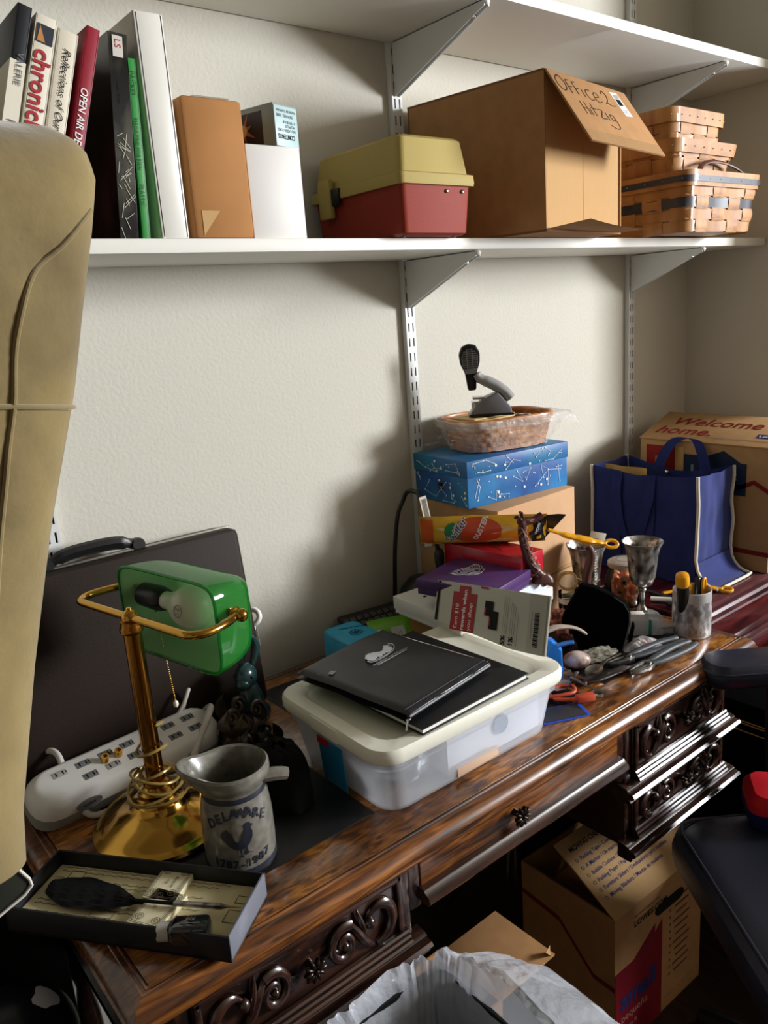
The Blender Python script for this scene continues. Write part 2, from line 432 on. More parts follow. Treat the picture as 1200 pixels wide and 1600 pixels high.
b = B(); F = spine_frame(.025, .268); b.text('Reflections of Our Past:', .0135, INK, F @ tr(.022, -.003, .0004), 'LEFT', shear=.35); b.text('Celebrating', .011, INK, F @ tr(.176, -.003, .0004), 'LEFT', shear=.35); b.done('lettering', t)
t = book(.368, lean, .017, .276, .2, '8e1a2c', 'crimson red book with white capital lettering on the shelf')
b = B(); F = spine_frame(.017, .276); b.text('OPEN AIR DESIGNS', .0135, WHITEINK, F @ tr(.078, -.0055, .0004), 'LEFT', bold=.01, shear=.15, sx=.9); b.done('lettering', t)
MAG = mat('magazine_cover', '4b4a3e', 0.3, var=.9, vscale=16, col2='0b0b0a', contrast=(.45, .6), stretch=(1, 1, .5))
t = book(.452, -3.5, .026, .262, .2, MAG, 'dark glossy magazine with pale leaf shapes beside the thin green book', soft=True)
t.rotation_euler[1] = math.radians(5)
b = B(); F = spine_frame(.026, .262); b.poly([(.004, -.008), (.03, -.008), (.03, .006), (.004, .006)], cm('c9c2b8'), F); b.text('LS', .012, RED, F @ tr(.008, -.005, .0006), 'LEFT'); b.text('oak tree', .008, INK, F @ tr(.06, -.004, .0004), 'LEFT')
for i in range(26):
    x0 = random.uniform(.12, .25); b.stroke([(x0, random.uniform(-.012, .012)), (x0 + random.uniform(.004, .02), random.uniform(-.012, .012))], .0004, cm('b9b39d'), F)
b.done('cover_print', t)
t = book(.484, 3, .012, .232, .18, '2f8a3c', 'thin bright green book leaning on the white binder')
b = B(); F = spine_frame(.012, .232); b.text('PACKO', .009, cm('123f1a'), F @ tr(.016, -.003, .0004), 'LEFT'); b.text('MAGAZINE FOR MEN', .007, cm('123f1a'), F @ tr(.075, -.003, .0004), 'LEFT'); b.text('PLASTIC', .008, cm('123f1a'), F @ tr(.16, -.003, .0004), 'LEFT'); b.done('lettering', t)
# white ring binder
t = thing('ring_binder', 'tall white ring binder standing beside the thin green book', 'binder', (.514, -.232, ST))
BW = mat('binder_vinyl', 'dcd9d0', .3)
b = B(); b.b2((0, 0, 0), (.006, .225, .292), BW, .002); b.b2((.036, 0, 0), (.042, .225, .292), BW, .002); b.b2((0, 0, 0), (.042, .006, .292), BW, .0025); b.done('cover', t)
b = B(); b.b2((.007, .012, .004), (.035, .21, .283), PAPER); b.done('page_block', t)
# kraft parcel
t = tag(B().box((.049, .1, .097), (.098, .2, .194), CARD2, .006).done('kraft_box', loc=(.568, -.232, ST)), 'plain brown kraft cardboard box standing on end beside the white binder', 'box')
b = B(); b.box((.049, .1, .1945), (.06, .2, .0006), TAPE); b.sheet(lambda u, v: Vector((.012 + .03 * u * v, -.0008, .004 + .035 * v)), 4, 4, CARDIN, .0006); b.done('tape', t)
# white slipcase and small pale blue box on top
t = thing('white_carton', 'narrow white carton with a dark finger hole under the small pale blue box', 'box', (.668, -.226, ST))
b = B(); b.b2((0, 0, 0), (.098, .18, .137), mat('white_card', 'dcd8d2', .5), .0015); b.done('carton', t)
b = B(); b.prism([(.028 * math.cos(a * PI / 12) + .065, .046 * math.sin(a * PI / 12) + .075) for a in range(24)], -.0008, .0002, BLACK, Matrix(((0, 0, 1, 0), (1, 0, 0, 0), (0, 1, 0, 0), (0, 0, 0, 1)))); b.done('finger_hole', t)
t = thing('bulb_carton', 'small pale blue printed carton lying on the narrow white carton', 'box', (.722, -.228, ST + .137), 17)
b = B(); PB = mat('pale_blue_card', 'a9c3c4', .45); b.b2((0, 0, 0), (.056, .15, .062), mat('grey_blue_card', '8c968d', .4), .0008); b.done('carton', t)
b = B(); b.b2((.001, -.0012, .0005), (.055, 0, .059), PB, .0004); b.done('end_flap', t)
b = B(); F = frame((.028, -.0013, .03), (-1, 0, 0), (0, 0, -1))
b.text('CONTENTS', .0095, INK, F @ tr(.022, .012, 0), 'RIGHT', bold=.02, sx=.8); b.text('HQ LASER CORD', .0055, INK, F @ tr(.022, .004, 0), 'RIGHT'); b.text('HQ PLUG', .0055, INK, F @ tr(.004, -.002, 0), 'RIGHT'); b.text('4 TEN BULB', .0055, INK, F @ tr(.008, -.008, 0), 'RIGHT')
b.text('ITEM NO. 5208', .006, INK, F @ tr(.022, -.017, 0), 'RIGHT'); b.text('MADE IN TAIWAN', .0055, INK, F @ tr(.022, -.024, 0), 'RIGHT')
F = frame((-.0006, .06, .03), (0, -1, 0), (0, 0, 1))
b.poly([(-.05, -.024), (.036, -.024), (.036, .024), (-.05, .024)], cm('22100c'), F)
for k in range(8):
    a = k * PI / 4 + .3; L_ = .028 if k % 2 else .02
    b.poly([(-.004 + .005 * math.cos(a + 1.5), .005 * math.sin(a + 1.5)), (-.004 + .005 * math.cos(a - 1.5), .005 * math.sin(a - 1.5)), (-.004 + L_ * math.cos(a), min(.023, max(-.023, L_ * math.sin(a))))], cm('a5622f'), F @ tr(0, 0, .0004 + k * .00005))
b.poly([(-.004 + .009 * math.cos(a * PI / 6), .009 * math.sin(a * PI / 6)) for a in range(12)], cm('d9b070'), F @ tr(0, 0, .001))
b.done('print', t)
b = B(); b.b2((0, 0, 0), (.003, .16, .115), DGREY, .001); b.b2((0, 0, 0), (.03, .12, .0015), DGREY); tag(b.done('bookend', loc=(.772, -.212, ST)), 'thin dark metal bookend plate beside the narrow white carton', 'bookend')
# tan over red plastic case
t = thing('plastic_case', 'plastic case with tan lid and brick red base overhanging the shelf edge', 'box', (.930, -.275, ST + .0015), 0)
CRM = mat('case_tan', 'b09c5a', .6, bump=.08, bscale=250); RDP = mat('case_red', '8f3525', .6, bump=.08, bscale=250)
wx, wy = .172, .262; hx, hy = wx / 2, wy / 2
def rr(b, prof, m, **k): b.rings(hx, hy, prof, m, smooth=True, **k)
b = B(); rr(b, [(hx - .014, hy - .014, 0, .012), (hx - .008, hy - .008, .004, .012), (hx - .004, hy - .004, .06, .012), (hx - .002, hy - .002, .088, .012)], RDP, cap0=True, cap1=True)
for x, y in ((.025, .03), (.147, .03), (.025, .23), (.147, .23)): b.lathe([(0, -.0015), (.004, -.0015), (.004, .002)], DGREY, tr(x, y, 0), 10)
b.done('base', t)
b = B(); rr(b, [(hx + .004, hy + .004, .082, .012), (hx + .005, hy + .005, .088, .012), (hx + .004, hy + .004, .1, .012), (hx - .004, hy - .004, .103, .012), (hx - .011, hy - .011, .158, .014), (hx - .017, hy - .017, .163, .014)], CRM, cap0=True, cap1=True); b.done('lid', t)
for dx in (.108, .146):
    b = B(); b.ball((dx, .0015, .073), (.0035, .002, .0035), CHROME); b.done('rivet', t)
b = B(); b.b2((-.009, .165, .07), (-.003, .2, .1), BPLAST, .002); b.done('hinge', t)
b = B(); b.b2((-.012, .188, .05), (-.001, .225, .118), CRM, .003); b.done('latch', t)
# tall carton with handwriting
t = thing('moving_carton', 'open brown carton with handwriting on its raised flap, on the shelf', 'box', (1.228, -.337, ST + .0008), 9)
cw, cdp, ch = .306, .318, .276; th = .004
b = B()
b.b2((0, 0, 0), (th, cdp, ch), CARD); b.b2((cw - th, 0, 0), (cw, cdp, ch), CARD); b.b2((0, cdp - th, 0), (cw, cdp, ch), CARD); b.b2((0, 0, 0), (cw, cdp, th), CARD); b.b2((0, .0, ch - .004), (cw, cdp, ch), CARD)
b.done('carton', t)
b = B(); b.b2((.004, .002, .006), (.145, .006, ch - .006), CARDIN); b.b2((.149, .0035, .006), (cw - .004, .0075, ch - .006), CARDIN)
b.done('inner_flap', t)
FX, FY = .09, .135                             # how far the flap reaches out and down
FH = (FX ** 2 + FY ** 2) ** .5
FL2 = frame((0, -FX - .003, ch - FY), (1, 0, 0), (0, FX, FY))
b = B(); b.box((cw / 2 + .004, FH / 2, -.002), (cw + .004, FH, .004), CARD, .0012, FL2); b.done('top_flap', t)
b = B()
def hw(P, dx, dy, s_=1): b.stroke(smoothpath([Vector((dx + p[0] * s_, dy + p[1] * s_, 0)) for p in P], 5), .0009, cm('23262f', .6), FL2)
HX, HY1, HY2 = -.012, .036, .034
hw([(.018, .03), (.004, .024), (.0, .01), (.008, 0), (.02, .004), (.026, .018), (.018, .03), (.01, .029)], .022 + HX, .078 + HY1, 1.2)
for k in (0, 1):
    hw([(0, 0), (.001, .014), (.002, .028)], .06 + k * .024 + HX, .076 + HY1, 1.15); hw([(.002, .028), (.014, .029)], .06 + k * .024 + HX, .076 + HY1, 1.15); hw([(.001, .014), (.012, .015)], .06 + k * .024 + HX, .076 + HY1, 1.15)
hw([(0, 0), (.001, .018)], .108 + HX, .075 + HY1, 1.1)
hw([(.018, .02), (.006, .02), (.0, .009), (.006, 0), (.019, .002)], .121 + HX, .073 + HY1, 1.2)
hw([(.001, .01), (.017, .013), (.012, .021), (.003, .017), (.0, .007), (.007, 0), (.02, .004)], .15 + HX, .071 + HY1, 1.2)
hw([(0, .022), (.008, .03), (.016, .022), (.01, .01), (-.002, .002), (.006, .004), (.014, .0), (.03, .002)], .192 + HX, .072 + HY1, 1.2)
hw([(0, 0), (0, .026)], .055, .032 + HY2, 1.15); hw([(.014, 0), (.014, .026)], .055, .032 + HY2, 1.15); hw([(0, .013), (.014, .012)], .055, .032 + HY2, 1.15)
hw([(0, 0), (0, .014)], .079, .032 + HY2, 1.15)
hw([(0, 0), (.001, .026)], .093, .032 + HY2, 1.15); hw([(-.007, .016), (.01, .016)], .093, .032 + HY2, 1.15)
hw([(0, .018), (.016, .018), (.0, .001), (.018, .001)], .111, .03 + HY2, 1.15)
hw([(0, 0), (0, .016)], .14, .03 + HY2, 1.15)
hw([(.013, .016), (.002, .016), (.003, .005), (.013, .006), (.014, .016), (.014, -.008), (-.002, -.014), (-.02, -.008)], .152, .026 + HY2, 1.15)
b.done('handwriting', t)
b = B(); b.box((.262, .094, .0001), (.034, .06, .0006), PAPER, 0, FL2 @ rot(0, 0, 6))
for k in range(5): b.box((.262, .117 - k * .002, .0006), (.026, .0007, .0003), INK, 0, FL2 @ rot(0, 0, 6))
for k in range(10): b.box((.250 + k * .0022, .098, .0006), (.001 + .0006 * (k % 3), .016, .0003), INK, 0, FL2 @ rot(0, 0, 6))
for k in range(3): b.box((.26, .078 - k * .004, .0006), (.022, .001, .0003), INKGREY, 0, FL2 @ rot(0, 0, 6))
b.done('shipping_label', t)
b = B(); b.box((.155, .012, .0002), (.3, .026, .0005), TAPE, 0, FL2); b.done('tape', t)
b = B(); FB = frame((0, .0, .004), (1, 0, 0), (.14, -1, .08)); b.sheet(lambda u, v: FB @ Vector((u * (cw - .002) + .0 * v, v * (.09 + .0 * u), .012 * math.sin(u * 2.6) * v)), 10, 6, CARD, .004); b.done('bottom_flap', t)
# baskets
BK = wood('maple_splint', '9a6430', 'b07a3e', 'c08c4c', 5, (3, 3, 1), .55, .15, 0, .05)
BKD = mat('blue_splint', '3a3c44', .4)
def woven(name, label, loc, rz, hx, hy, h, flare, rows, cols_x, cols_y, stripe=None, rim2=None):
    t = thing(name, label, 'basket', loc, rz, group='woven splint baskets on the shelf')
    def P(u, z, off=0.0):                      # u: 0..1 around the rectangle
        k = 1 + flare * z / h; ax, ay = hx * k + off, hy * k + off; c = .03
        per = [2 * (ax - c), PI / 2 * c, 2 * (ay - c), PI / 2 * c] * 2; tot = sum(per); s_ = (u % 1) * tot
        dirs = [((-ax + c, -ay), (1, 0)), None, ((ax, -ay + c), (0, 1)), None, ((ax - c, ay), (-1, 0)), None, ((-ax, ay - c), (0, -1)), None]
        cen = [None, (ax - c, -ay + c, -90), None, (ax - c, ay - c, 0), None, (-ax + c, ay - c, 90), None, (-ax + c, -ay + c, 180)]
        for i in range(8):
            if s_ <= per[i] or i == 7:
                if dirs[i]: return Vector((dirs[i][0][0] + dirs[i][1][0] * s_, dirs[i][0][1] + dirs[i][1][1] * s_, z))
                a = math.radians(cen[i][2]) + s_ / c; return Vector((cen[i][0] + c * math.cos(a), cen[i][1] + c * math.sin(a), z))
            s_ -= per[i]
    n = 2 * (cols_x + cols_y)
    b = B(); b.sheet(lambda u, v: P(u, v * h, -.003), 64, 1, BK, 0, closed=True); b.rings(0, 0, [(hx - .003, hy - .003, .002, .028)], BK, cap0=True)
    for r_ in range(rows):
        za, zb = h * (r_ + .06) / rows, h * (r_ + .94) / rows
        mm = BKD if stripe and r_ in stripe else BK
        b.sheet(lambda u, v: P(u, lerp(za, zb, v), .0016 * math.sin(u * n * PI + r_ * PI)), n * 6, 2, mm, .0012, closed=True)
    for k in range(n):
        for r_ in range(rows):
            if (k + r_) % 2: continue
            uc = (k + .5) / n; wdt = .36 / n
            b.sheet(lambda u, v: P(uc + (u - .5) * 2 * wdt, h * (r_ - .08 + v * 1.16) / rows, .0024 * math.sin(PI * min(max(v, 0.02), .98)) + .0002), 3, 4, BK, .001)
    b.done('weave', t)
    b = B(); rz0 = h * .86 if not rim2 else rim2
    b.sheet(lambda u, v: P(u, rz0 + v * (h * 1.02 - rz0), .0065 - .001 * abs(v - .5)), 80, 2, BK, .003, closed=True)
    b.sheet(lambda u, v: P(u, rz0 + v * (h * 1.02 - rz0), -.005), 80, 1, BK, .002, closed=True); b.done('rim_band', t)
    if stripe:
        b = B(); b.sheet(lambda u, v: P(u, rz0 + (.28 + .42 * v) * (h - rz0), .0082), 80, 1, BKD, .001, closed=True); b.done('blue_rim_strip', t)
    b = B()
    for k in range(26): b.ball(P(k / 26 + .01, (rz0 + h) / 2, .0078), .0014, CHROME, seg=8, rings=6)
    b.done('rim_tacks', t)
    return t, P
t, P1 = woven('woven_basket', 'larger splint basket with dark blue stripes, at the bottom of the basket stack', (1.835, -.222, ST + .001), 0, .15, .125, .124, .07, 5, 4, 4, stripe=(2,), rim2=.094)
b = B(); b.tube([(.0 + .10 * math.cos(a), -.125 + .02 * math.sin(a) - .006, .118 + .035 * math.sin(a)) for a in [PI * k / 14 for k in range(15)]], .006, mat('leather_strap', '5a2e1c', .5), flat=.5); b.done('leather_handle', t)
woven('woven_basket', 'shallow splint basket with a wide rim in the middle of the basket stack', (1.815, -.205, ST + .128), 0, .122, .105, .068, .1, 2, 4, 3, rim2=.042)
woven('woven_basket', 'small splint basket on top of the basket stack', (1.822, -.20, ST + .168), 0, .108, .09, .098, .05, 4, 4, 3, rim2=.07)

# ---------------------------------------------------------------- the carved desk
WD = wood('desk_oak', '2a1509', '6b3c17', '9c6128', 9, (.8, 10, 10), .3, .6, .55)
WV = wood('desk_veneer', '4a270f', '8f5820', 'bd7c33', 26, (1, 4, 4), .28, .7, .8)
WC = wood('desk_carving', '160b07', '2b1710', '3d2317', 9, (1, 8, 8), .26, .7)
LEATHER = mat('desk_leather', '0b0b0c', .42, bump=.15, bscale=500)
desk = thing('writing_desk', 'dark carved wooden desk with scroll drawers along the back wall', 'desk', (.85, -.31, 0))
DM = inv(desk)
YZX = Matrix(((0, 0, 1, 0), (1, 0, 0, 0), (0, 1, 0, 0), (0, 0, 0, 1)))      # prism profile (y, z) drawn out along x
def strip(b, prof, x0, x1, m): b.prism(prof, x0, x1, m, YZX)
x0, x1, yb, yf = .178, 1.518, -.004, -.630
cx, cy, hx, hy = (x0 + x1) / 2, (yb + yf) / 2, (x1 - x0) / 2, (yb - yf) / 2
b = B(DM)
b.rings(cx, cy, [(hx - i, hy - i, z, .0005) for i, z in ((.2, .7595), (.038, .7595), (.037, .7572), (.0345, .7572), (.0335, .7598), (.0315, .7598), (.0305, .7582), (.028, .7582), (.027, .7594), (.0245, .7594), (.0235, .7582), (.018, .7575), (.012, .755), (.007, .7505), (.004, .7455), (.003, .7415), (.005, .7405), (.0005, .7385), (0, .735), (.002, .7315), (.007, .729), (.012, .7285), (.012, .7265), (.03, .7255), (.2, .7255))], WD, True, True)
b.done('desktop', desk)
b = B(DM)
for a, c in ((.295, .585), (.66, 1.075), (1.135, 1.455)): b.b2((a, -.53, .7594), (c, -.075, .7604), LEATHER, .0003)
b.done('leather_inset', desk)
b = B(DM)
xs = (.214, .295, .585, .66, 1.075, 1.135, 1.455, 1.482)
for a, c, d, e in ((.214, 1.482, -.6, -.531), (.214, 1.482, -.074, -.04), (.214, .294, -.53, -.075), (.586, .659, -.53, -.075), (1.076, 1.134, -.53, -.075), (1.456, 1.482, -.53, -.075)): b.b2((a, d, .7593), (c, e, .7602), WV, .0002)
b.done('veneer_border', desk)
YD = -.598                                      # plane of the drawer fronts
def carcass(xa, xb):
    b = B(DM); zb = .458
    b.b2((xa, YD + .004, zb), (xa + .018, -.03, .727), WC, .002); b.b2((xb - .018, YD + .004, zb), (xb, -.03, .727), WC, .002)
    b.b2((xa, -.05, zb), (xb, -.03, .727), WC); b.b2((xa, YD + .006, zb), (xb, -.03, zb + .015), WC); b.b2((xa, YD + .008, .572), (xb, -.03, .59), WC); b.b2((xa, YD + .003, .708), (xb, -.03, .727), WC)
    b.done('pedestal', desk)
    b = B(DM)
    for zz, pr in ((.566, .0), (.447, .004)):
        q = YD + .012 - pr
        strip(b, [(YD + .01, zz - .002), (q - .026, zz - .002), (q - .030, zz + .003), (q - .024, zz + .008), (q - .026, zz + .0085), (q - .034, zz + .0095), (q - .038, zz + .015), (q - .034, zz + .020), (q - .022, zz + .021), (q - .024, zz + .0235), (q - .02, zz + .027), (YD + .01, zz + .029)], xa - .014, xb + .014, WC)
    b.done('pedestal_moulding', desk)
    for lx, ly in ((xa + .02, -.30), (xb - .02, -.30), (xa + .02, -.06), (xb - .02, -.06)):
        b = B(DM); b.lathe([(0, 0), (.018, .0), (.022, .02), (.016, .04), (.012, .06), (.02, .12), (.024, .2), (.02, .28), (.012, .34), (.016, .36), (.024, .38), (.024, .4), (.019, .42), (.019, .459), (0, .459)], WC, tr(lx, ly, 0), 20); b.done('leg', desk)
carcass(.236, .589); carcass(1.107, 1.458)
BRONZE = mat('dark_bronze', '3a302a', .3, .9)
def rosette(b, x, y, z, r=.016):
    M = tr(x, y, z) @ rot(90)
    b.lathe([(0, -.004), (.006, -.004), (.005, .012), (.004, .016)], BRONZE, M, 12)
    for k in range(10):
        a = k * PI / 5; b.ball((r * .58 * math.cos(a), r * .58 * math.sin(a), .017), (r * .46, r * .18, .005), BRONZE, M, 8, 6, R=rot(0, 0, math.degrees(a)))
    b.ball((0, 0, .021), (.0035, .0035, .003), BRONZE, M, 10, 6)
def spiral(c, r0, r1, a0, turns, n=30):
    return [(c[0] + lerp(r0, r1, k / n) * math.cos(a0 + turns * 2 * PI * k / n), c[1] + lerp(r0, r1, k / n) * math.sin(a0 + turns * 2 * PI * k / n), .004) for k in range(n + 1)]
def scrolls(xc, zc, wdt, hgt, y):
    """carved S-scroll in low relief on either side of the knob"""
    k = hgt / .1; s_ = wdt / .36; out = []
    for sg in (-1, 1):
        b = B(DM)
        M = Matrix(((sg * s_, 0, 0, xc), (0, 0, -1, y), (0, k, 0, zc), (0, 0, 0, 1)))
        big = spiral((.128, .0), .033, .019, math.radians(-100), .72)
        b.tube(big, [lerp(.0035, .0095, math.sin(PI * min(1, i / 26))) for i in range(31)], WC, M, 10, flat=.75)
        b.ball((big[-1][0], big[-1][1], .006), (.009, .009, .008), WC, M, 12, 8)
        eye = spiral((.062, -.004), .028, .006, math.radians(60), 1.35, 36)
        b.tube(eye, [lerp(.0075, .0045, i / 36) for i in range(37)], WC, M, 10, flat=.8)
        b.ball((.062, -.004, .006), .0065, WC, M, 12, 8)
        b.tube(smoothpath([(.072, .024, .003), (.086, .006, .004), (.1, -.016, .004), (.118, -.033, .003)], 6), [.002 + .006 * math.sin(PI * i / 18) for i in range(19)], WC, M, 8, flat=.8)
        b.tube(smoothpath([(.09, .034, .003), (.094, .016, .006), (.1, -.004, .005), (.104, -.03, .002)], 6), [.0015 + .004 * math.sin(PI * i / 18) for i in range(19)], WC, M, 8)
        b.tube(smoothpath([(.022, -.006, .002), (.034, -.002, .003), (.04, .006, .003)], 5), .003, WC, M, 8)
        out.append(b)
    return out
def drawer(xa, xb, za, zb, y, carved, kz=None):
    b = B(DM); m = WC if carved else WD
    b.b2((xa, y, za), (xb, -.06, zb), m, .002)
    if carved:
        f = .010
        for (a, c, d, e) in ((xa, xb, za, za + f), (xa, xb, zb - f, zb), (xa, xa + f, za, zb), (xb - f, xb, za, zb)): b.b2((a, y - .006, d), (c, y, e), m, .003)
        for q in range(3): strip(b, [(y - .002, za - .002 + q * .006), (y - .016 + q * .004, za - .002 + q * .006), (y - .018 + q * .004, za + .001 + q * .006), (y - .016 + q * .004, za + .004 + q * .006), (y - .002, za + .004 + q * .006)], xa - .004, xb + .004, m)
    else:
        strip(b, [(y + .002, za - .012), (y - .018, za - .012), (y - .022, za - .006), (y - .020, za + .002), (y - .012, za + .006), (y - .010, za + .010), (y + .002, za + .011)], xa - .004, xb + .004, WC)
    d = b.done('drawer', desk)
    if carved:
        for b in scrolls((xa + xb) / 2, (za + zb) / 2 + .006, xb - xa, (zb - za) * .98, y - .001): b.done('carved_scroll', d)
    b = B(DM); rosette(b, (xa + xb) / 2 if carved else .81, y - .001, kz or (za + zb) / 2 + .004, .017); b.done('knob', d)
    return d
drawer(.256, .570, .600, .706, YD, True, .660); drawer(.256, .570, .480, .566, YD, True, .528)
drawer(1.127, 1.438, .600, .706, YD, True, .664); drawer(1.127, 1.438, .480, .566, YD, True, .530)
drawer(.612, 1.084, .648, .712, YD + .004, False, .682)
b = B(DM); b.b2((.590, YD + .006, .625), (.612, -.05, .726), WC, .003); b.b2((1.084, YD + .006, .625), (1.106, -.05, .726), WC, .003); b.b2((.590, -.06, .3), (1.106, -.04, .726), WC); b.done('apron_frame', desk)

# ---------------------------------------------------------------- mahogany cabinet beyond the desk
MH = wood('mahogany', '2c0a0b', '4a1315', '5c1c1b', 5, (1, 6, 6), .12, .9, 0, .03)
MHE = wood('mahogany_edge', '3c1e20', '5a3033', '6a4043', 5, (1, 6, 6), .28, .9, 0, .03)
cab = thing('mahogany_cabinet', 'glossy dark red mahogany cabinet under the blue tote bag in the corner', 'cabinet', (1.9, -.24, 0))
CM = inv(cab); xa, xb = 1.525, 2.28
b = B(CM); b.b2((xa, -.44, .738), (xb, -.006, .7595), MH, .001)
strip(b, [(-.43, .7595), (-.462, .7595), (-.470, .754), (-.468, .747), (-.458, .745), (-.458, .742), (-.474, .740), (-.478, .734), (-.470, .729), (-.462, .728), (-.462, .724), (-.476, .721), (-.478, .716), (-.466, .711), (-.43, .709)], xa, xb, MHE)
b.done('top', cab)
b = B(CM); b.b2((xa + .01, -.42, .08), (xb, -.01, .738), MH); b.b2((xa + .03, -.4, 0), (xb - .02, -.03, .08), MH); b.done('body', cab)
b = B(CM); b.b2((xa + .012, -.45, .615), (xb - .01, -.4, .706), MH, .003); d = b.done('drawer', cab)
b = B(CM); b.lathe([(0, -.002), (.006, -.002), (.005, .012), (.012, .02), (.01, .026), (0, .028)], BRONZE, tr(2.1, -.449, .66) @ rot(90), 16); b.done('knob', d)
b = B(CM); b.b2((xa + .012, -.468, .590), (xb - .01, -.42, .612), MHE, .006); b.done('trim_strip', cab)
b = B(CM); b.b2((xa + .012, -.445, .1), (1.89, -.4, .585), MH, .003); d = b.done('door', cab)
b = B(CM); b.lathe([(0, -.002), (.006, -.002), (.005, .012), (.012, .02), (.01, .026), (0, .028)], BRONZE, tr(1.84, -.444, .4) @ rot(90), 16); b.done('knob', d)
b = B(CM); b.b2((1.895, -.445, .1), (xb - .01, -.4, .585), MH, .003); b.done('door', cab)
# gold-lined trunk; black body stands in for darkness, lengthened to shade the floor
tk = thing('shading_chest', 'black chest with thin gold lines behind the chair armrest, lengthened to shade the floor', 'chest', (1.8, -.75, 0))
b = B(inv(tk)); b.b2((1.615, -1.06, .003), (2.1, -.484, .545), mat('chest_black', '060606', .9, spec=.1), .004); b.done('body', tk)
b = B(inv(tk))
for z in (.4995, .4935, .475): b.b2((1.6135, -1.05, z), (1.616, -.487, z + .0022), mat('gold_line', 'd2ae6c', .4))
b.done('gold_line', tk)

# ---------------------------------------------------------------- black desk chair, foreground right
BL = mat('black_vinyl', '1e2230', .42, bump=.12, bscale=160)
ch = thing('office_chair', 'black padded office chair pulled up at the right of the desk', 'chair', (1.235, -.985, 0), 143)
# local x points where the sitter faces
b = B()
def pad(u, v, hx, hy, z0, dome, c=.09):
    pass
b.rings(0, 0, [(.225, .225, .415, .06), (.25, .25, .425, .07), (.262, .262, .45, .075), (.262, .262, .475, .075), (.258, .258, .49, .075), (.236, .236, .503, .07), (.21, .21, .506, .06), (.1, .1, .498, .05)], BL, True, True, smooth=True); b.done('seat', ch)
b = B(); b.tube([(.242 * sx_, .242 * sy_, .499) for sx_, sy_ in ((1, .85), (1, -.85), (.96, -.96), (.85, -1), (-.85, -1), (-.96, -.96), (-1, -.85), (-1, .85), (-.96, .96), (-.85, 1), (.85, 1), (.96, .96))], .0035, BL, closed=True); b.done('seat_piping', ch)
b = B(); b.sheet(lambda u, v: Vector((-.25 - .07 * v - .03 * math.sin(v * 2.5), lerp(-.24, .24, u) * (1 - .12 * v * v), .53 + .17 * v)), 12, 12, BL, .07); b.done('backrest', ch)
for sy_, nm in ((-1, 0), (1, 1)):
    b = B(); b.rings(.0, 0, [(.118, .034, -.028, .03), (.128, .044, -.018, .038), (.131, .047, -.002, .04), (.13, .046, .008, .04), (.12, .038, .021, .034), (.1, .025, .024, .02)], BL, True, True, smooth=True, M=tr(.02, sy_ * .355, .745)); arm = b.done('armrest', ch)
    b = B(); b.tube([(.02 + .13 * cx_, sy_ * .355 + .0465 * cy_, .752) for cx_, cy_ in ((1, .3), (1, -.3), (.9, -.8), (.7, -1), (-.7, -1), (-.9, -.8), (-1, -.3), (-1, .3), (-.9, .8), (-.7, 1), (.7, 1), (.9, .8))], .0022, BL, closed=True); b.done('armrest_seam', arm)
    b = B(); b.tube(smoothpath([(-.02, sy_ * .2, .42), (-.02, sy_ * .33, .44), (-.01, sy_ * .36, .52), (.0, sy_ * .355, .73)], 6), .016, BPLAST, flat=1.4); b.done('arm_support', ch)
b = B(); b.lathe([(0, .1), (.03, .1), (.03, .25), (.024, .25), (.024, .41), (.07, .41), (.07, .418), (0, .418)], BPLAST, None, 20); b.done('column', ch)
for k in range(5):
    a = 2 * PI * k / 5 + .4
    b = B(); b.tube([(0, 0, .11), (.15 * math.cos(a), .15 * math.sin(a), .1), (.29 * math.cos(a), .29 * math.sin(a), .075)], [.022, .018, .014], BPLAST); lg = b.done('leg', ch)
    b = B(); b.lathe([(0, -.012), (.026, -.012), (.028, -.006), (.028, .006), (.026, .012), (0, .012)], BPLAST, tr(.29 * math.cos(a), .29 * math.sin(a), .0285) @ rot(0, 0, math.degrees(a)) @ rot(90), 16)
    b.b2((.29 * math.cos(a) - .006, .29 * math.sin(a) - .006, .04), (.29 * math.cos(a) + .006, .29 * math.sin(a) + .006, .07), BPLAST); b.done('caster', lg)
# red and navy pouch on the seat
po = thing('red_pouch', 'red and navy pouch with a dark eyelet lying on the black chair seat', 'pouch', (1.315, -.765, .507), 36)
b = B(); b.rings(0, 0, [(.05, .04, 0, .02), (.056, .046, .012, .024), (.056, .046, .034, .024)], mat('navy_cloth', '131c46', .7), True, True, smooth=True); b.done('pouch_base', po)
b = B(); b.rings(0, 0, [(.056, .046, .034, .024), (.055, .045, .05, .024), (.044, .034, .064, .02), (.02, .015, .067, .01)], mat('red_cloth', 'b3121f', .6), True, True, smooth=True); b.done('pouch_top', po)
b = B(); b.lathe([(.002, 0), (.0055, 0), (.0055, .002), (.003, .002)], BLACK, tr(-.03, -.046, .045) @ rot(75), 12); b.done('eyelet', po)
b = B(); b.tube(smoothpath([(-.045, .0, .06), (-.06, .005, .075), (-.068, .01, .086)], 5), .002, PAPER); b.done('cord', po)

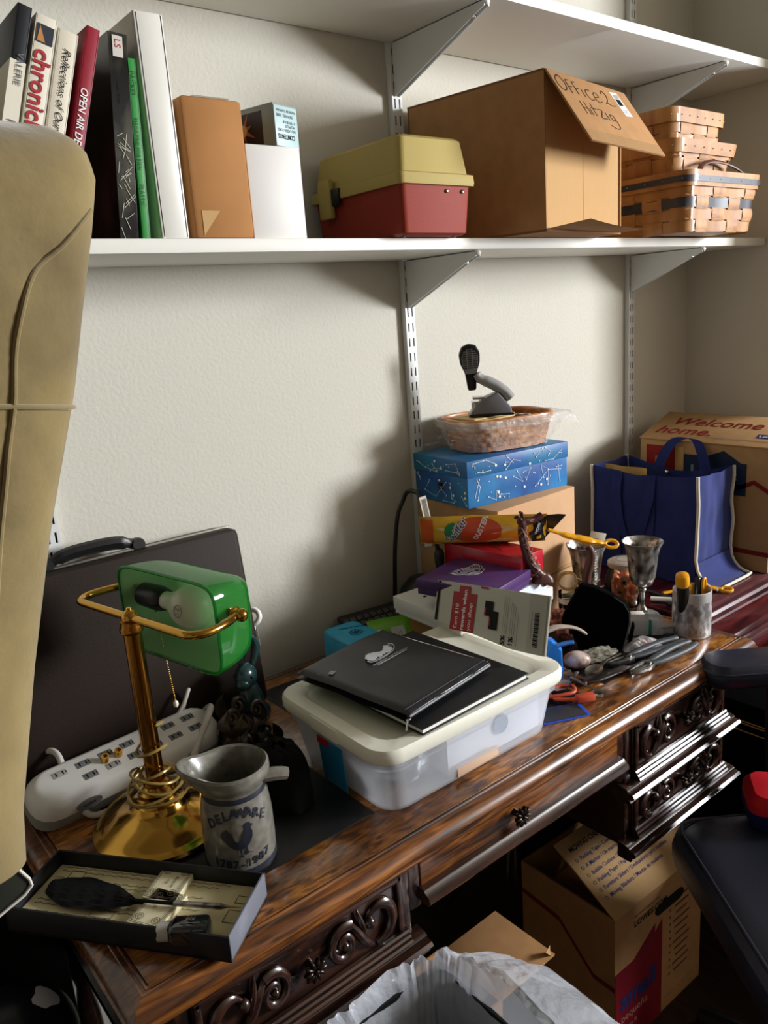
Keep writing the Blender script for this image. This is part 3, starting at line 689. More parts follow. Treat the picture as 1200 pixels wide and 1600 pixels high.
# ---------------------------------------------------------------- under the desk
sb = thing('moving_box', 'moving box with red print and half-open printed flap on the floor under the desk', 'box', (1.068, -.6, 0), -1)
w_, d_, h_ = .30, .235, .32; t_ = .004
b = B(); b.b2((0, 0, 0), (w_, t_, h_), CARD); b.b2((0, d_ - t_, 0), (w_, d_, h_), CARD); b.b2((0, t_, 0), (t_, d_ - t_, h_), CARD); b.b2((w_ - t_, t_, 0), (w_, d_ - t_, h_), CARD); b.b2((0, 0, 0), (w_, d_, t_), CARD)
b.b2((t_, t_, h_ * .7), (w_ - t_, d_ - t_, h_ * .7 + .004), CARDIN); b.done('carton', sb)
FF = frame((0, -.001, h_), (1, 0, 0), (0, .86, .5))
b = B(); b.box((w_ / 2, .085, 0), (w_, .17, .004), CARDIN, .001, FF); b.done('flap', sb)
b = B()
for i, s_ in enumerate(('Moving Blankets / Mantas de mudanza', 'Furniture Sliders / Deslizadores para muebles', 'Packing Paper / Papel de empaque', 'Bubble Cushion / Envoltura de burbujas', 'A Marker / Un marcador', 'Packing Tape / Cinta de embalaje')):
    y = .036 + i * .0165; b.text(s_, .0112, NAVYTXT, FF @ tr(.03, y, .0021), 'LEFT', bold=.004)
    b.tube([(.02 + .0032 * math.cos(a), y + .0038 + .0032 * math.sin(a), .0023) for a in [k * PI / 5 for k in range(10)]], .0005, NAVYTXT, FF, 4, closed=True)
b.text('MOVING CHECKLIST', .014, INK, FF @ tr(.02, .14, .0021), 'LEFT', bold=.02)
b.done('flap_print', sb)
b = B(); F = frame((0, -.0006, 0), (1, 0, 0), (0, 0, 1))
b.poly([(0, 0), (.155, 0), (.155, .235), (.13, .215), (.13, .238), (.06, .195), (0, .195)], mat('dark_red_print', '7c1220', .6), F)
b.text('small', .06, NAVYTXT, F @ tr(.016, .1, .0006), 'LEFT', bold=.03); b.text('pequeña', .026, cm('b98a80'), F @ tr(.018, .07, .0006), 'LEFT'); b.text('1.5 cu ft', .016, cm('b98a80'), F @ tr(.018, .045, .0006), 'LEFT'); b.text('42.5 L', .016, cm('b98a80'), F @ tr(.018, .022, .0006), 'LEFT')
b.text('LOWES.COM', .019, INK, F @ tr(.06, .27, 0), 'LEFT', bold=.015); b.text('For more supplies visit', .009, INK, F @ tr(.06, .291, 0), 'LEFT')
for k in range(11): b.box((.225, .255 - k * .0175, 0), (.06 - .01 * (k % 3), .004, .0004), cm('6a3a2c'), 0, F); b.box((.184, .255 - k * .0175, 0), (.005, .005, .0004), cm('6a3a2c'), 0, F)
for k in range(12): b.box((.1 + .017 * k, .03, 0), (.01, .0, .0003), INK, 0, F)
b.done('front_print', sb)
b = B(); b.prism([(.02 * math.cos(a) + .15 + (.06 if math.cos(a) > 0 else 0), .012 * math.sin(a) + .262) for a in [k * PI / 8 + .01 for k in range(16)]], -.0002, .0012, BLACK, F); b.done('hand_hole', sb)
b = B(); G = frame((-.0006, d_, 0), (0, -1, 0), (0, 0, 1)); ln = [(0, .245), (.1, .235), (.185, .155), (.235, .155)]
for p, q in zip(ln[:-1], ln[1:]): b.poly([(p[0], p[1]), (q[0], q[1]), (q[0], q[1] + .011), (p[0], p[1] + .011)], MAROONTXT, G)
b.done('side_print', sb)
# open carton with flap beside the waste bin
kb = thing('open_carton', 'plain open brown carton with one flap sticking out under the desk beside the waste bin', 'box', (.73, -.565, 0), 0)
b = B(); w2, d2, h2 = .115, .14, .4
b.b2((-w2, -.065, 0), (0, -.061, h2), CARD); b.b2((-w2, d2 - .061, 0), (0, d2 - .065, h2), CARD); b.b2((-w2, -.061, 0), (-w2 + .004, d2 - .065, h2), CARD); b.b2((-.004, -.061, 0), (0, d2 - .065, h2), CARD); b.b2((-w2, -.065, 0), (0, d2 - .065, .004), CARD); b.done('carton', kb)
b = B(); b.box((.066, .005, h2 - .001), (.13, .136, .004), CARD, .001, r=(0, -1, 0)); b.done('flap', kb)
b = B(); b.sheet(lambda u, v: Vector((.128 - .018 * u * v, -.055 - .006 * u, h2 - .004 + .02 * v)), 5, 5, CARDIN, .0015); b.done('bent_corner', kb)
# waste bin with liner
LINER = film('bin_liner', 'eef2fa', .5, .2, .4, .6)
wb = thing('waste_bin', 'black waste bin lined with a translucent white plastic bag in front of the desk', 'waste bin', (.487, -.778, 0))
b = B(); b.rings(0, 0, [(.075, .09, 0, .03), (.088, .112, .28, .03), (.1, .13, .572, .03), (.103, .133, .577, .03), (.098, .128, .577, .03), (.086, .11, .28, .03), (.073, .088, .006, .03)], BPLAST, True, True, smooth=True); b.done('bin', wb)
def liner(u, v):
    a = 2 * PI * u; c_, s_ = math.cos(a), math.sin(a)
    sq = lambda q, e: math.copysign(abs(q) ** e, q)
    r = 1 + (.022 * math.sin(a * 46) + .03 * math.sin(a * 17 + 2 * v)) * (1 - .4 * v) + .04 * wig(c_ * 3, s_ * 3, v * 4)
    if v < .25: r = 1 + (r - 1) * .35
    if v < .25: return Vector(((.094 - .012 * (1 - v / .25)) * r * sq(c_, .45), (.124 - .014 * (1 - v / .25)) * r * sq(s_, .45), .30 + .292 * v / .25))
    k = (v - .25) / .75; side = max(0, math.cos(a + .1)) ** 1.2
    return Vector(((.113 + .02 * k + .15 * side * k) * r * sq(c_, .45), (.143 + .012 * k) * r * sq(s_, .45), .602 + .006 * math.sin(min(1, k * 6) * PI) - lerp(.16, .13 * k, side) * k + .014 * wig(c_ * 4, s_ * 4 + k, 7)))
b = B(); b.sheet(liner, 160, 22, LINER, 0, closed=True); b.done('bag_liner', wb)
# ball
bl = B(); bl.ball((0, 0, .11), .11, mat('ball_black', '14171f', .35), None, 40, 24); ball = tag(bl.done('play_ball', loc=(.17, .0, 0)), 'black ball with white patches on the floor at the bottom left corner', 'ball')

# black box added to fill the dark left of desk; crate carries ball
b = B(); b.b2((-.42, -.045, 0), (.15, .055, .722), BPLAST, .003); tag(b.done('dark_filler_box', loc=(.08, -.07, 0)), 'tall plain black box added to fill the dark between desk end and wall', 'box')
b = B(); b.b2((-.15, -.13, 0), (.13, .13, .02), BPLAST); 
for sx_ in (-.15, .122): b.b2((sx_, -.13, .02), (sx_ + .008, .13, .362), BPLAST)
for sy_ in (-.13, .122): b.b2((-.15, sy_, .02), (.13, sy_ + .008, .362), BPLAST)
b.b2((-.15, -.13, .352), (.13, .13, .362), BPLAST)
tag(b.done('filler_crate', loc=(.09, -.255, 0)), 'black crate added under the ball, filling the dark left of the desk', 'crate')  # added crate, stands in for the blackness under the ball
ball.location = (.118, -.235, .362)
ball.scale = (.79, .79, .79)
WP = mat('ball_white', 'dcdde6', .4)
def patch(az, el, r, nm):
    b = B(); c = Vector((math.cos(el) * math.cos(az), math.cos(el) * math.sin(az), math.sin(el))); e1 = c.orthogonal().normalized(); e2 = c.cross(e1)
    def f(u, v):
        a = 2 * PI * u; q = r * v * (1 + .35 * wig(math.cos(a) * 1.3, math.sin(a) * 1.3, az * 3)); d = (c + (e1 * math.cos(a) + e2 * math.sin(a)) * q).normalized()
        return d * .1106 + Vector((0, 0, .11))
    b.sheet(f, 20, 5, WP, 0, closed=True); b.done('white_patch', ball)
patch(-1.9, .85, .26, 0); patch(-.3, .95, .24, 0); patch(-2.9, .75, .25, 0); patch(.8, .4, .4, 0); patch(-1.2, -.3, .35, 0)

# ---------------------------------------------------------------- suede panel at the left edge
SUEDE = mat('tan_suede', '88764a', .9, var=.28, vscale=14, col2='6c5c3a', sheen=.5, bump=.15, bscale=240)
sp = thing('suede_panel', 'tall tan suede upholstered panel with stitched seams at the left edge of the photo', 'upholstery', (.02, -.888, 0))
OUT = [(1.168, .074), (1.2, .078), (1.28, .098), (1.36, .121), (1.43, .145), (1.47, .156), (1.515, .169), (1.54, .175), (1.553, .173), (1.562, .166), (1.567, .156)]
def edge_x(z):
    for (za, xa_), (zb, xb_) in zip(OUT[:-1], OUT[1:]):
        if z <= zb: return lerp(xa_, xb_, (z - za) / (zb - za))
    return OUT[-1][1]
b = B()
def panel(u, v):                               # u around the cross-section, v up
    z = lerp(1.168, 1.567, v); xe = edge_x(z); a = 2 * PI * u
    cx_ = (xe - .16) / 2; wx_ = (xe + .16) / 2; k = 1 if v < .93 else math.sqrt(max(.05, 1 - ((v - .93) / .07) ** 2 * .9))
    sg = lambda q, e: math.copysign(abs(q) ** e, q)
    x = cx_ + wx_ * sg(math.cos(a), .5); y = .03 * k * sg(math.sin(a), .6)
    d = .011 * wig(x * 9 + z * 6, z * 4, 3.1) + .0045 * wig(x * 34 + z * 20, z * 16, 1.7)
    return Vector((x - .02 + .3 * d, y + d, z + .004 * wig(x * 20, y * 20, 8) * v))
b.sheet(panel, 60, 60, SUEDE, 0, closed=True)
b.sheet(lambda u, v: Vector(panel(u, 1)) * (1 - v) + Vector((-.02, 0, 1.574)) * v, 60, 4, SUEDE, 0, closed=True)
b.sheet(lambda u, v: Vector(panel(u, 0)) * (1 - v) + Vector((-.04, 0, 1.158)) * v, 60, 4, SUEDE, 0, closed=True); b.done('upholstery', sp)
b = B()
def fy(x, z):
    xe = edge_x(z); x += .02; c_, w_ = (xe - .16) / 2, (xe + .16) / 2; q = max(-1, min(1, (x - c_) / w_)); sn = math.sqrt(max(0.0, 1 - q ** 4))
    return -.03 * sn ** .6 + .011 * wig(x * 9 + z * 6, z * 4, 3.1) + .0045 * wig(x * 34 + z * 20, z * 16, 1.7) - .0004
for P in (smoothpath([(.1475, 0, 1.524), (.128, 0, 1.506), (.108, 0, 1.49), (.094, 0, 1.46), (.086, 0, 1.425), (.073, 0, 1.38), (.05, 0, 1.27), (.034, 0, 1.17)], 6), smoothpath([(-.12, 0, 1.435), (.04, 0, 1.43), (.075, 0, 1.428), (.104, 0, 1.424), (.1225, 0, 1.421)], 6)):
    b.tube([(p.x, fy(p.x, p.z), p.z) for p in P], .0015, SUEDE)
b.done('seam', sp)
SMOKE = mat('smoked_plastic', '23241f', .25)
b = B(); b.prism([(-.2, 1.105), (.02, 1.137), (.048, 1.1475), (.0525, 1.1515), (.052, 1.156), (.044, 1.172), (-.2, 1.172)], -.012, .03, SMOKE, Matrix(((1, 0, 0, 0), (0, 0, 1, 0), (0, 1, 0, 0), (0, 0, 0, 1))), .002); b.done('plastic_cup', sp)
b = B(); b.tube([(-.2, -.0125, 1.105), (.02, -.0125, 1.137), (.048, -.0125, 1.1475), (.0527, -.0125, 1.1515), (.052, -.0125, 1.156), (.044, -.0125, 1.172)], .001, mat('clear_edge', 'c9c6bd', .15)); b.done('cup_rim', sp)
b = B(); b.b2((-.17, -.02, 0), (-.12, .02, 1.15), GREYPL, .006); b.b2((-.26, -.14, 0), (-.05, .14, .02), BPLAST, .006); b.done('post', sp)

# ---------------------------------------------------------------- briefcase leaning on the wall
D0 = .7606
BCL = mat('briefcase_vinyl', '261c16', .6, bump=.12, bscale=350)
bc = thing('briefcase', 'dark brown hard briefcase leaning on the wall behind the green-shaded lamp', 'briefcase', (.43, -.098, D0 + .0085), 0, tilt=(-8, 0))
b = B(); b.rings(0, 0, [(.21, .03, 0, .012), (.216, .043, .004, .012), (.218, .045, .012, .012), (.218, .045, .318, .012), (.216, .043, .326, .012), (.21, .03, .33, .012)], BCL, True, True, smooth=True); b.done('shell', bc)
b = B(); b.rings(0, 0, [(.2195, .007, -.001, .004), (.2195, .007, .3315, .004)], mat('case_trim', '8f8a80', .3, .6), True, True); b.done('metal_band', bc)
b = B(); b.tube(smoothpath([(-.105, 0, .339), (-.07, 0, .348), (-.03, 0, .350), (.01, 0, .348), (.045, 0, .339)], 6), [.007] * 4 + [.0095] * 17 + [.007] * 4, BPLAST, flat=1.2); h_ = b.done('handle', bc)
for x in (-.107, .047):
    b = B(); b.lathe([(0, -.009), (.011, -.009), (.012, -.006), (.012, .006), (.011, .009), (0, .009)], BPLAST, tr(x, 0, .337) @ rot(90), 16); b.done('handle_pivot', bc)
for x in (-.19, .17):
    b = B(); b.box((x, -.0085, .322), (.03, .004, .014), CHROME, .001); b.done('latch', bc)

# ---------------------------------------------------------------- banker's lamp
LG = film('green_glass', '0c8a2a', .72, .05, .55); LG.node_tree.nodes['Principled BSDF'].inputs['Coat Weight'].default_value = 1.0
LGI = film('green_glass_inside', 'b4dca8', .88, .3, .6)
lamp = thing('bankers_lamp', 'brass banker\'s lamp with a green glass shade, cord wound around its column', 'lamp', (.348, -.333, D0), -78)
b = B(); b.lathe([(0, 0), (.094, 0), (.097, .004), (.096, .009), (.088, .013), (.084, .0145), (.08, .019), (.062, .027), (.058, .030), (.045, .034), (.040, .040), (.037, .046), (.030, .049), (.026, .056), (.0265, .06), (.022, .064), (.018, .070), (0, .070)], BRASS, None, 56, fn=lambda co, a: co * (1 + (.035 * math.sin(a * 28) if .045 < math.hypot(co.x, co.y) < .083 else 0)) if True else co); b.done('base', lamp)
b = B(); b.lathe([(.0185, .066), (.0185, .072), (.013, .076), (.0125, .30), (.016, .303), (.0165, .308), (.014, .312), (.014, .318), (.0, .318)], BRASS2, None, 48, fn=lambda co, a: Vector((co.x * (1 - (.1 * (math.sin(a * 12) > 0) if .08 < co.z < .298 else 0)), co.y * (1 - (.1 * (math.sin(a * 12) > 0) if .08 < co.z < .298 else 0)), co.z))); b.done('column', lamp)
b = B(); zt = .322; b.ball((0, 0, zt), (.0125, .0125, .012), BRASS); b.lathe([(.006, .008), (.004, .014), (0, .016)], BRASS, tr(0, 0, zt), 12)
b.tube(smoothpath([(-.126, .082, zt), (-.138, .05, zt), (-.14, .02, zt), (-.128, .002, zt), (-.105, 0, zt), (-.05, 0, zt), (0, 0, zt), (.05, 0, zt), (.105, 0, zt), (.128, .002, zt), (.14, .02, zt), (.138, .05, zt), (.126, .082, zt)], 6), .0058, BRASS, seg=12); b.done('yoke', lamp)
for sx_ in (-1, 1):
    b = B(); b.ball((sx_ * .132, .083, zt), .0095, BRASS); b.lathe([(0, -.012), (.006, -.012), (.008, -.004), (.01, 0), (.006, .004), (0, .005)], BRASS, tr(sx_ * .12, .083, zt) @ rot(0, 90 * sx_, 0), 16); b.done('pivot_knob', lamp)
def shade_pt(a, v, k=1.0):                      # dome over a rounded rectangular opening: a round the opening, v from centre to lip
    sg = lambda q, e: math.copysign(abs(q) ** e, q)
    x, z = .113 * k * sg(math.cos(a), .26) * v, .066 * k * sg(math.sin(a), .3) * v
    dpt = .094 * k * math.sqrt(max(0.0, 1 - v ** 4.5)) * (1 + 1.6 * z * (1 - v))
    return Vector((x, .058 + dpt, z - .022 + zt))
b = B(); b.sheet(lambda u, v: shade_pt(2 * PI * u, math.sin(v * PI / 2)), 96, 24, LG, 0, closed=True); sh = b.done('shade', lamp)
b = B(); b.sheet(lambda u, v: shade_pt(2 * PI * u, math.sin(v * PI / 2), .965), 96, 24, LGI, 0, closed=True); b.done('shade_lining', sh, 'pale green inner face of the shade')
b = B(); b.tube([shade_pt(2 * PI * k / 96, 1, .985) for k in range(96)], .0024, LG, closed=True); b.done('shade_lip', sh)
b = B(); b.lathe([(0, 0), (.012, 0), (.018, .006), (.019, .045), (.0165, .058), (.015, .06), (0, .06)], BPLAST, tr(-.098, .085, zt - .01) @ rot(0, 90, 0), 24); b.done('socket', lamp)
b = B(); b.lathe([(.013, 0), (.0135, .016), (.02, .03), (.029, .048), (.0315, .062), (.029, .077), (.018, .09), (0, .094)], mat('frosted_bulb', 'd6dcc8', .3), tr(-.038, .085, zt - .01) @ rot(0, 90, 0), 32); b.done('bulb', lamp)
b = B(); F = frame((.032, .054, zt - .004), (1, 0, 0), (0, .25, 1)); b.tube([(.0085 * math.cos(a), .0085 * math.sin(a), .0) for a in [k * PI / 8 for k in range(16)]], .0005, INKGREY, F, 4, closed=True); b.text('60W', .006, INKGREY, F @ tr(0, .0004, .0)); b.text('120V', .004, INKGREY, F @ tr(0, -.005, .0)); b.done('bulb_print', lamp)
b = B()
for k in range(42): b.ball((-.06 + .0004 * k, .079, zt - .03 - k * .0034), .0013, BRASS, seg=6, rings=4)
b.ball((-.043, .079, zt - .03 - 42 * .0034 - .004), (.004, .004, .006), CREAM, seg=10, rings=8); b.done('pull_chain', lamp)
b = B(); CORD = mat('gold_cord', '9c8244', .3, .2)
P = [(.021 * math.cos(a), .021 * math.sin(a), .155 - .0058 * a + .012 * math.sin(a + 1)) for a in [k * .35 for k in range(46)]]
P += [((.029 + .0002 * k + .005 * math.sin(k * .21)) * math.cos(16 + k * .3), (.029 + .0002 * k + .004 * math.cos(k * .13)) * math.sin(16 + k * .3), .088 - .0005 * k + .007 * math.sin(k * .37)) for k in range(76)]
P += [(lerp(.05, .088, k / 14) * math.cos(38.8 + k * .22), lerp(.05, .088, k / 14) * math.sin(38.8 + k * .22), lerp(.046, .019, k / 14)) for k in range(15)]
b.tube(P, .0021, CORD, seg=6); b.done('cord', lamp)

# ---------------------------------------------------------------- power strip
PS = mat('strip_white', 'dcdad5', .35); GRYP = mat('strip_side', '8f9089', .4)
ps = thing('power_strip', 'white multi-outlet surge protector with brass jacks, in front of the briefcase', 'power strip', (.357, -.185, D0 + .014), 5, tilt=(20, 0))
L2 = .158
b = B(); b.rings(0, 0, [(L2, .04, 0, .03), (L2, .042, .02, .034)], GRYP, True, True, smooth=True); b.rings(0, 0, [(L2, .042, .02, .034), (L2 - .002, .041, .036, .034), (L2 - .01, .034, .047, .03), (L2 - .02, .028, .05, .024)], PS, False, True, smooth=True); b.done('body', ps)
for k in range(7):
    for j in (-1, 1):
        if k in (0,) and j < 0: continue
        b = B(); b.b2((-.105 + k * .036 - .011, j * .013 - .006, .0495), (-.105 + k * .036 + .011, j * .013 + .006, .0506), mat('outlet_grey', '9b9b98', .4) if (k + j) == 1 else GREYPL, .0005)
        for q in (-.006, .004): b.b2((-.105 + k * .036 + q, j * .013 - .0035, .0506), (-.105 + k * .036 + q + .0018, j * .013 + .0035, .0509), BLACK)
        b.b2((-.105 + k * .036 + .0088, j * .013 - .0018, .0506), (-.105 + k * .036 + .0105, j * .013 + .0018, .0509), BLACK); b.done('outlet', ps)
for x in (-.04, -.018):
    b = B(); b.lathe([(0, 0), (.006, 0), (.006, .012), (.004, .012), (.004, .008), (0, .008)], BRASS, tr(x, -.0, .049), 16); b.done('jack', ps)
b = B(); b.prism([(.02 * math.cos(a), .009 * math.sin(a)) for a in [k * PI / 10 for k in range(20)]], 0, .0015, GREYPL, frame((-.085, -.0425, .028), (1, 0, 0), (0, .25, 1))); b.text('VARA', .008, INK, frame((-.085, -.0442, .026), (1, 0, 0), (0, .25, 1))); b.done('badge', ps)
WCORD = mat('white_cord', 'd4d1cb', .35)
def cable(name, P, r, m, label, cat='cable', n=8, extra=None):
    b = B(); b.tube(smoothpath(P, n), r, m, seg=10)
    if extra: extra(b)
    return tag(b.done(name), label, cat)

ZP = D0
cable('white_cable', [(.16, -.12, ZP + .035), (.22, -.10, ZP + .055), (.262, -.14, ZP + .075), (.264, -.19, ZP + .055), (.27, -.235, ZP + .01), (.30, -.25, ZP + .005), (.34, -.235, ZP + .005)], .0048, WCORD, 'white cable looping over the left end of the power strip')
cable('white_cable', [(.50, -.14, ZP + .03), (.515, -.165, ZP + .06), (.50, -.20, ZP + .07), (.46, -.225, ZP + .035), (.43, -.24, ZP + .008), (.38, -.232, ZP + .005)], .006, WCORD, 'thick white cable arching over the right end of the power strip')
cable('white_cable', [(.445, -.16, ZP + .052), (.47, -.16, ZP + .075), (.49, -.15, ZP + .098), (.485, -.14, ZP + .075), (.478, -.138, ZP + .053)], .0035, WCORD, 'small upright loop of white cable on the power strip')

# ---------------------------------------------------------------- stoneware jug
STONE = mat('stoneware', '77746a', .3, var=.35, vscale=90, bump=.12, bscale=120, coat=.5); JBLUE = mat('jug_blue', '242633', .4)
jug = thing('stoneware_jug', 'grey salt-glazed stoneware jug with a rooster and dates in dark blue', 'jug', (.398, -.478, D0), -35)
def spout(co, a):
    k = max(0, math.cos(a - math.radians(185))) ** 8 * max(0, (co.z - .105) / .035)
    r = math.hypot(co.x, co.y); d = 1 + .42 * k * (r > .02)
    return Vector((co.x * d, co.y * d, co.z + .008 * k))
b = B(); b.lathe([(0, .002), (.043, 0), (.046, .004), (.0465, .01), (.0475, .03), (.047, .07), (.044, .098), (.041, .11), (.0415, .116), (.047, .122), (.0505, .131), (.050, .139), (.047, .142), (.043, .14), (.039, .125), (.037, .11), (.041, .09), (.043, .03), (.04, .008), (0, .008)], STONE, None, 64, fn=spout); b.done('body', jug)
b = B(); b.tube([(.041, .0, .118), (.055, .004, .117), (.066, .008, .114), (.071, .010, .112)], [.009, .0095, .009, .0085], STONE); b.done('handle_stub', jug)
b = B(); b.lathe([(.0425, .105), (.0428, .108), (.042, .112)], JBLUE, None, 48); b.lathe([(.0472, .0035), (.0478, .009), (.0476, .012)], JBLUE, None, 48); b.done('glaze_ring', jug)
fa = math.radians(-80)
def wrapj(x, y):
    r = .0482 - max(0, y - .07) * .12; a = fa + x / r; return Vector((r * math.cos(a), r * math.sin(a), y))
b = B()
for i, chh in enumerate('DELAWARE'):
    q = i - 3.5; b.text(chh, .017, JBLUE, None, bold=.03, fn=lambda co: wrapj(co.x * math.cos(-q * .1) - co.y * math.sin(-q * .1) + q * .0098, co.x * math.sin(-q * .1) + co.y * math.cos(-q * .1) + .089 - .0011 * q * q))
for i, chh in enumerate('1787-1987'):
    q = i - 4; b.text(chh, .015, JBLUE, None, bold=.04, fn=lambda co: wrapj(co.x + q * .0088, co.y + .017 + .0003 * q * q))
b.done('lettering', jug)
RO = [(-.021, .062), (-.015, .066), (-.009, .060), (-.006, .05), (-.003, .046), (.002, .05), (.005, .058), (.008, .064), (.007, .069), (.012, .072), (.014, .069), (.0175, .067), (.014, .064), (.016, .058), (.015, .05), (.011, .043), (.0075, .039), (.0085, .032), (.014, .030), (.008, .030), (.004, .028), (.0055, .038), (.001, .037), (.0005, .030), (.003, .026), (-.003, .0265), (-.001, .030), (-.002, .037), (-.008, .039), (-.014, .044), (-.019, .050), (-.023, .056)]
b = B(); tmp = bmesh.new(); f = tmp.faces.new([tmp.verts.new((x, y, 0)) for x, y in RO]); bmesh.ops.triangulate(tmp, faces=tmp.faces[:]); bmesh.ops.subdivide_edges(tmp, edges=tmp.edges[:], cuts=2)
for v in tmp.verts: v.co = wrapj(v.co.x * 1.1, v.co.y * 1.05 + .005)
b.add(tmp, JBLUE, None, False); b.done('rooster', jug)

# ---------------------------------------------------------------- calligraphy set in a tray
TRB = mat('tray_black', '17181b', .45); TRG = mat('tray_edge', '6b6e78', .4)
ty = thing('display_tray', 'shallow black tray box lined with script-printed paper at the left desk corner', 'tray', (.251, -.484, D0 + .0008), -53)
tw, td_, thh = .148, .054, .034
b = B(); b.b2((-tw, -td_, 0), (tw, td_, .003), TRB)
for a, c in (((-tw, -td_), (tw, -td_ + .003)), ((-tw, td_ - .003), (tw, td_)), ((-tw, -td_), (-tw + .003, td_))): b.b2((a[0], a[1], 0), (c[0], c[1], thh), TRB, .0006)
b.done('box', ty)
b = B(); b.b2((tw - .003, -td_, 0), (tw, td_, thh), TRG, .0006); b.done('end_wall', ty, 'grey end wall of the tray')
PARCH = mat('parchment', 'd8cda2', .75, var=.2, vscale=30)
b = B(); b.b2((-tw + .004, -td_ + .004, .012), (tw - .004, td_ - .004, .0135), PARCH); ln = b.done('paper_lining', ty)
b = B(); F = tr(0, 0, .0136); BRN = mat('script_brown', '4d4330', .7)
for k in range(15):
    y = -.045 + k * .0065; P = [(-.135 + j * .0045, y + .0016 * math.sin(j * 2.1 + k) * (1 if j % 5 else .2), 0) for j in range(int(30 + 28 * random.random()))]
    if k % 3: b.stroke(P, .00035, BRN, F)
for (x, y, w2_, h2_) in ((-.12, .025, .02, .016), (.12, .02, .016, .012), (.118, -.012, .018, .02), (-.05, -.03, .03, .012)):
    b.stroke([(x, y, 0), (x + w2_, y, 0), (x + w2_, y + h2_, 0), (x, y + h2_, 0), (x, y, 0)], .0005, BRN, F)
b.done('script_print', ln)
def notecard(name, label, loc, rz, txt):
    t = thing(name, label, 'card', loc, rz, 'ornate cream cards in the display tray'); b = B()
    for k in range(5): b.b2((-.022 + .0004 * (k % 2), -.03, k * .0016), (.022, .03 - .0004 * (k % 3), k * .0016 + .0013), mat('card_stock', 'e0d7b4', .7) if k == 0 else bpy.data.materials['card_stock'])
    b.done('card_stack', t); b = B(); F = tr(0, 0, .0081)
    for q in (.0, .002): b.stroke([(-.02 + q, -.028 + q), (.02 - q, -.028 + q), (.02 - q, .028 - q), (-.02 + q, .028 - q), (-.02 + q, -.028 + q)], .0004, BRN, F)
    for sx_ in (-1, 1):
        for sy_ in (-1, 1):
            b.stroke(arc((sx_ * .012, sy_ * .018), .005, 0, 360, 14), .0004, BRN, F); b.stroke(arc((sx_ * .012, sy_ * .018), .0025, 0, 300, 10), .0004, BRN, F)
    b.text(txt[0], .007, BRN, F @ rot(0, 0, 90) @ tr(0, .002, 0), shear=.3); b.text(txt[1], .007, BRN, F @ rot(0, 0, 90) @ tr(0, -.007, 0), shear=.3)
    b.done('engraved_print', t); return t
notecard('note_card', 'ornate cream card stack under the quill at the back of the display tray', (.293, -.486, D0 + .0145), -53, ('for', 'writing'))
notecard('note_card', 'ornate cream card stack in front of the quill in the display tray', (.262, -.518, D0 + .0145), -62, ('G', ''))
ink = thing('ink_bottle', 'small black ink bottle with ribbed grey cap lying in the display tray', 'bottle', (.272, -.583, D0 + .027), -40)
b = B(); b.rings(0, 0, [(.008, .008, -.026, .006), (.0115, .0115, -.024, .005), (.0125, .0125, -.02, .005), (.0125, .0125, .014, .005), (.010, .010, .02, .006), (.007, .007, .022, .006)], mat('ink_glass', '0b0c0f', .08, coat=1), True, True, smooth=True, M=rot(0, -90, 0)); b.done('bottle', ink)
b = B(); b.lathe([(0, .021), (.0105, .021), (.0105, .033), (.009, .034), (0, .034)], mat('cap_grey', 'a4a29b', .4), rot(0, -90, 0), 24, fn=lambda co, a: co * (1 + .04 * (math.sin(a * 20) > 0))); b.done('cap', ink)
b = B(); F = frame((.004, 0, .0128), (1, 0, 0), (0, 1, 0)); b.text('INK', .007, INKGREY, F); b.stroke([(-.012, -.004), (.012, -.004)], .0004, INKGREY, F); b.done('label_print', ink)
q = thing('quill_pen', 'black feather quill pen lying across the display tray', 'quill', (.251, -.489, D0 + .0165), -53)
FE = mat('feather_black', '0c0d10', .6)
b = B()
def feather(u, v):
    x = lerp(-.13, .01, u); wv = .027 * (math.sin(PI * min(1, u * 1.04 + .06)) ** .55) * (1.1 - .35 * u); yv = (v - .5) * 2 * wv
    return Vector((x, yv + .006 - .01 * u, .004 + .006 * (1 - (2 * v - 1) ** 2) + .0012 * math.sin(v * 40 + u * 18)))
b.sheet(feather, 30, 12, FE, .0012); b.done('vane', q)
b = B(); b.tube([(-.12, .005, .008), (0, -.004, .009), (.05, -.003, .0105), (.09, -.001, .0115)], [.0012, .002, .0024, .0024], FE); b.tube([(.05, -.003, .0105), (.11, .0, .012), (.118, .0005, .0122)], [.0034, .0036, .0016], PEWTER); b.tube([(.118, .0005, .0122), (.136, .001, .0125)], [.0018, .0004], GOLD); b.done('holder', q)

